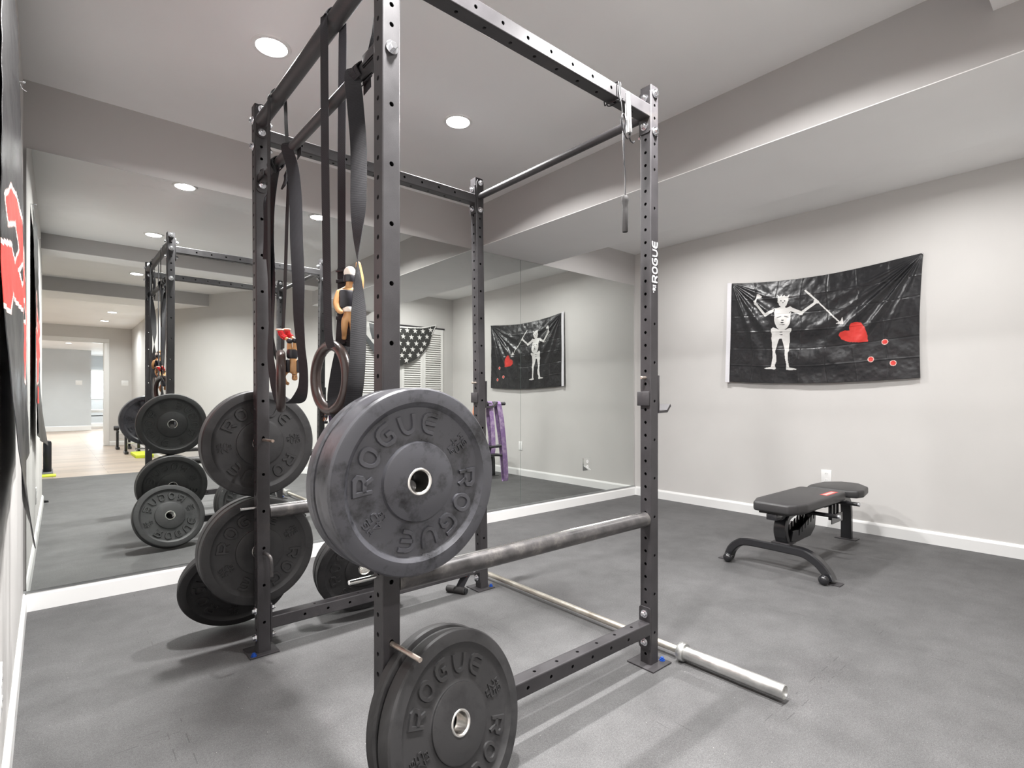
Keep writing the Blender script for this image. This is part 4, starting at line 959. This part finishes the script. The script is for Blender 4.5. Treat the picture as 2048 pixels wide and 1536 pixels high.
canton = (xc > 3.575) & (edged(US, xc, zc2) > np.where(zc2 > 2.03, .016, .002)); mm[canton] = 0
mm[inpoly(UD1,xc,zc2)] = 2; mm[inpoly(UD2,xc,zc2)] = 2
for sx_, sz_ in STARS:
    pl = []
    for k in range(10): a = PI/2+PI*k/5; q = .044 if k % 2 == 0 else .018; pl.append((sx_+q*math.cos(a), sz_+q*math.sin(a)))
    mm[inpoly(pl,xc,zc2) & canton] = 1
us = cloth('stars_flag', x_, yy, z_, mm, [SATG,SATW,SATS], None, keep)
tag(us, 'dark flag with white stars sagging over the louvered closet doors, seen in the mirror', 'flag')

# black and red flag hanging upright on the left wall
nu, nv = 120, 230
s, t = np.meshgrid(np.linspace(0,1,nu+1), np.linspace(0,1,nv+1), indexing='ij')    # s: far edge -> near edge
ctrl_s = [0,.22,.52,.78,1.0]
Yf = np.interp(s, ctrl_s, [2.72,2.50,2.22,1.97,1.76]) - .06*t*s
xt = np.interp(s, ctrl_s, [-.1145,-.110,-.100,-.105,-.108]); xm = np.interp(s, ctrl_s, [-.103,-.098,-.089,-.098,-.105]); xb_ = np.interp(s, ctrl_s, [-.090,-.092,-.086,-.066,-.042])
Xf = np.where(t < .5, xt+(xm-xt)*t*2, xm+(xb_-xm)*((t-.5)*2)**1.6)
Xf += .004*vnoise(Yf,t,6,21)+.0025*vnoise(Yf,t*1.5,19,22)+.006*np.sin(s*15+t*2.0)*np.clip(t*1.5,0,1)*.5
Xf = np.maximum(Xf, lwx(Yf)+.004)
Zf = (2.232+.004*s-.03*np.sin(PI*s))*(1-t) + (.845-.150*s)*t
sc_, tc = mid(s), mid(t); zf = mid(Zf); M2 = np.zeros(sc_.shape, int)
RED1 = [(-.02,1.47),(.06,1.50),(.10,1.60),(.15,1.54),(.20,1.47),(.26,1.60),(.30,1.73),(.36,1.76),(.34,1.62),(.42,1.52),(.52,1.60),(.64,1.64),(.80,1.62),(.95,1.55),(.90,1.49),(.78,1.52),(.66,1.55),(.60,1.49),(.68,1.44),(.80,1.46),(1.02,1.42),(1.02,1.27),(.88,1.27),(.80,1.33),(.62,1.325),(.45,1.32),(.38,1.29),(.34,1.16),(.06,1.11),(.03,1.28),(-.02,1.30)]
RED2 = [(.27,1.02),(.33,1.02),(.34,1.12),(.30,1.14)]
HOLE = [[(.08,1.33),(.16,1.33),(.16,1.40),(.10,1.41)],[(.40,1.44),(.52,1.40),(.60,1.43),(.50,1.47)],[(.22,1.47),(.30,1.50),(.28,1.55),(.23,1.52)]]
inside = inpoly(RED1, sc_, zf)
dd = edged([(a*.93,b) for a,b in RED1], sc_*.93, zf)
for hh in HOLE: inside &= ~inpoly(hh, sc_, zf); dd = np.minimum(dd, edged([(a*.93,b) for a,b in hh], sc_*.93, zf))
M2[inside] = 1; M2[(dd < .007)] = 2; M2[inpoly(RED2,sc_,zf)] = 1
lf = thing('red_and_black_flag', 'black flag with a jagged red design hanging on the left wall, bottom corner curling out', 'flag', (-.11,2.2,.7))
cloth('cloth', Xf, Yf, Zf, M2, [SATK,SATR,SATP], lf)
for y_, z_ in ((2.70,2.236),(1.78,2.24)):
    mb = MB(); mb.cyl((lwx(y_)+.0005,y_,z_),(lwx(y_)+.022,y_,z_+.002),.0016,8); mb.ball((lwx(y_)+.024,y_,z_+.002),.0045,n=10,m=6); part('push_pin', mb, ZINC, lf)
mb = MB(); mb.tube(smooth_path([(lwx(2.7)+.012,2.70,2.232),(lwx(2.7)+.018,2.71,2.218),(lwx(2.7)+.030,2.72,2.214)]),.0009,6); part('loose_thread', mb, HEAD, lf)

# ------------------------------------------------------------------ outlets and switches
def cover(name, label, M, w=.074, h=.118, plate_m=None, kind='outlet'):
    """local: X right, Z up, -Y towards the room"""
    t = thing(name, label, 'power outlet' if kind == 'outlet' else 'light switch', M=M, group='outlets and switches on the walls')
    mb = MB(M=M); mb.box(-w/2,w/2,-.0058,-.0002,-h/2,h/2,.0022); part('cover_plate', mb, plate_m or WHITE, t)
    if kind == 'outlet':
        for dz in (.026,-.026):
            mb = MB(M=M); mb.lathe([(1e-4,.0068),(.0155,.0068),(.0165,.0055)], 24, 0, Matrix.Translation((0,0,dz)) @ Matrix.Rotation(PI/2,4,'X')); rc_ = part('receptacle', mb, WHITE, t)
            mb = MB(M=M)
            for dx_ in (-.006,.006): mb.box(dx_-.001,dx_+.001,-.0072,-.0062,dz-.001,dz+.007)
            part('slots', mb, SLOT, rc_)
    else:
        n = max(1, round(w/.06))
        for i in range(n):
            c = (i-(n-1)/2)*.046; mb = MB(M=M); mb.box(c-.006,c+.006,-.011,-.005,-.011,.011,.002); part('toggle', mb, WHITE, t)
Rz = lambda a: Matrix.Rotation(a,4,'Z')
cover('wall_outlet', 'white outlet on the right wall just above the weight bench', Matrix.Translation((XR+.014,1.640,.405)) @ Rz(-PI/2), .078, .120)
cover('wall_outlet', 'outlet with a mirrored cover set into the back wall mirror, right side', Matrix.Translation((4.00,YM+.0052,.398)), .115, .125, MIRROR)
a_ = math.atan(.0134)
cover('wall_outlet', 'white outlet low on the left wall, seen edge-on under the red and black flag', Matrix.Translation((lwx(1.80),1.80,.335)) @ Rz(PI/2+a_), .078, .120)
cover('wall_outlet', 'white outlet low on the far wall beside the doorway, by the free weights', Matrix.Translation((1.19,-7.75,.30)) @ Rz(PI), .074, .118)
cover('light_switch', 'white double light switch right of the far doorway', Matrix.Translation((1.268,-7.75,1.395)) @ Rz(PI), .128, .120, None, 'switch')
cover('light_switch', 'pale light switch on the blue grey hall wall beyond the doorway', Matrix.Translation((.715,-15.2,1.56)) @ Rz(PI), .17, .15, None, 'switch')

# ------------------------------------------------------------------ louvered closet doors (mirrored)
dr = thing('door_2', None, None, (3.87,0,0)); dr['kind'] = 'structure'
def leaf(x0, x1):
    mb = MB(); st = .045; y0, y1 = -.0065, .022; H0, H1 = .012, 2.125
    mb.box(x0+.0015,x0+st,y0,y1,H0,H1,.002); mb.box(x1-st,x1-.0015,y0,y1,H0,H1,.002)
    for a, b in ((H0,.13),(1.02,1.10),(2.045,H1)): mb.box(x0+st,x1-st,y0+.002,y1-.002,a,b)
    p = part('door_leaf', mb, DOORW, dr)
    mb = MB(); z = .142
    while z < 2.035:
        if not .995 < z < 1.105:
            mb.add([(x0+st-.002,.020,z-.010),(x1-st+.002,.020,z-.010),(x1-st+.002,-.002,z+.012),(x0+st-.002,-.002,z+.012),(x0+st-.002,.020,z-.004),(x1-st+.002,.020,z-.004),(x1-st+.002,-.002,z+.018),(x0+st-.002,-.002,z+.018)],
                   [(0,3,2,1),(4,5,6,7),(0,1,5,4),(1,2,6,5),(2,3,7,6),(3,0,4,7)])
        z += .0335
    part('louvers', mb, DOORW, p)
for i in range(4): leaf(3.128+.3675*i, 3.128+.3675*(i+1))
mb = MB(); mb.box(3.11,4.625,-.0065,.016,2.130,2.150); part('top_track', mb, STEEL, dr)

# ------------------------------------------------------------------ things in the adjoining room, seen in the mirror
single('foam_roller', MB().lathe([(1e-4,0),(.043,0),(.046,.004),(.046,.40),(.040,.425),(.020,.436),(1e-4,.437)], 32, 0, Matrix.Translation((-.05,-2.86,.021))), NAVY, 'tall black foam roller standing on end on the grey mat, seen in the mirror', 'foam roller')
single('exercise_mat', MB().box(-.85,.04,-2.62,-2.40,-.004,.012,.004), LIME, 'lime yellow mat edge on the wood floor beside the rubber mats', 'mat', 'yellow mats in the adjoining room')
single('exercise_mat', MB().box(-.85,.01,-3.25,-2.64,-.004,.020,.005), GREYM, 'grey mat on the wood floor under the black foam roller', 'mat')
mb = MB(); mb.box(-.64,-.13,-3.20,-2.78,.0205,.27,.02); bx = thing('storage_bin', 'pale plastic storage bin standing behind the foam roller, seen in the mirror', 'storage bin', (-.36,-3.0,.02)); part('tub', mb, CLEARB, bx)
mb = MB(); mb.box(-.66,-.11,-3.22,-2.76,.271,.30,.008); part('lid', mb, WHITE, bx)
single('exercise_mat', MB().box(1.12,1.385,-5.14,-4.3,-.004,.05,.006), LIME, 'lime yellow block by the side wall beyond the angled wall, seen in the mirror', 'mat', 'yellow mats in the adjoining room')
def weight_stand(x, y, label):
    t = thing('dumbbell_stand', label, 'dumbbell stand', (x,y,0), 'dumbbell stands by the far wall')
    for dx_ in (-.10,.10):
        mb = MB(); mb.box(x+dx_-.03,x+dx_+.03,y-.15,y+.15,-.004,.05,.008); mb.box(x+dx_-.022,x+dx_+.022,y-.035,y+.035,.05,.36,.008); mb.box(x+dx_-.022,x+dx_+.022,y-.08,y+.08,.34,.385,.008); part('leg_frame', mb, BENCHF, t)
    mb = MB(); mb.cyl((x-.10,y,.20),(x+.10,y,.20),.012,12); part('rail', mb, BRIGHT, t)
    d_ = thing('dumbbell', 'adjustable dumbbell resting on '+('the nearer' if y > -5.8 else 'the farther')+' black stand, seen in the mirror', 'dumbbell', (x,y,.386), 'dumbbells by the far wall')
    mb = MB(); mb.cyl((x-.07,y,.435),(x+.07,y,.435),.014,14); part('handle', mb, BRIGHT, d_)
    for s_ in (-1,1):
        mb = MB(); mb.cyl((x+s_*.07,y,.435),(x+s_*.16,y,.435),.0485,20,bev=.006); part('head', mb, STEEL, d_)
weight_stand(1.17, -5.35, 'nearer black dumbbell stand beside the side wall, seen in the mirror')
weight_stand(1.14, -6.60, 'farther black dumbbell stand near the doorway, seen in the mirror')
tb = thing('side_table', 'white table with a dark leg under the bright hall window', 'table', (1.35,-16.6,0))
mb = MB(); mb.box(.95,1.75,-16.85,-16.35,.56,.66,.01); part('table_top', mb, WHITE, tb)
for x in (1.47,1.68):
    mb = MB(); mb.box(x-.035,x+.035,-16.64,-16.57,-.004,.56,.004); part('leg', mb, BENCHF, tb)
mb = MB(); mb.box(1.0,1.7,-16.62,-16.58,.42,.45); part('rail', mb, BENCHF, tb)
# wire stop at the end of the left baseboard
ds = thing('door_stop', 'small dark wire coil by the end of the left baseboard, seen in the mirror', 'door stop', (lwx(.05)+.03,.05,0))
mb = MB(); mb.tube([(lwx(.05)+.016+.0012*i*.6, .05+.012*math.sin(i*.9), .03+.012*math.cos(i*.9)) for i in range(48)], .0022, 6); part('coil', mb, PLAST, ds)

# ------------------------------------------------------------------ light, sky and camera
wl = bpy.data.worlds.new('sky'); SC.world = wl; wl.use_nodes = True
bg = wl.node_tree.nodes['Background']; bg.inputs['Color'].default_value = (.82,.91,1,1); bg.inputs['Strength'].default_value = 6.0
for x, y in ((-.4,-10.0),(.4,-12.6),(1.5,-16.4)): can_light(x, y, LAMPF, 'lit recessed light added to brighten the hall beyond the far doorway', 45)  # lamps added to the hall ceiling to brighten the hall
for x, y in ((-1.3,-3.68),(-1.3,-5.6)): can_light(x, y, LAMPF, 'lit recessed light on the open side of the adjoining room, out of the mirrored view', 5)
cam = bpy.data.cameras.new('camera'); co = bpy.data.objects.new('camera', cam); COL.objects.link(co); SC.camera = co
FP = 1060.756
cam.sensor_width = 36; cam.sensor_fit = 'HORIZONTAL'; cam.lens = 36*FP/2048; cam.shift_y = (796.53-768)/2048; cam.clip_start = .01; cam.clip_end = 100
co.location = (0,0,1.0534); co.rotation_euler = (PI/2, 0, -.706)
vs = SC.view_settings; vs.view_transform = 'Standard'; vs.look = 'None'; vs.gamma = 1; vs.use_curve_mapping = False; vs.exposure = 1.25
cy = SC.cycles; cy.use_denoising = True; cy.max_bounces = 12; cy.diffuse_bounces = 6; cy.glossy_bounces = 6; cy.sample_clamp_indirect = 6
cy.caustics_reflective = False; cy.caustics_refractive = False
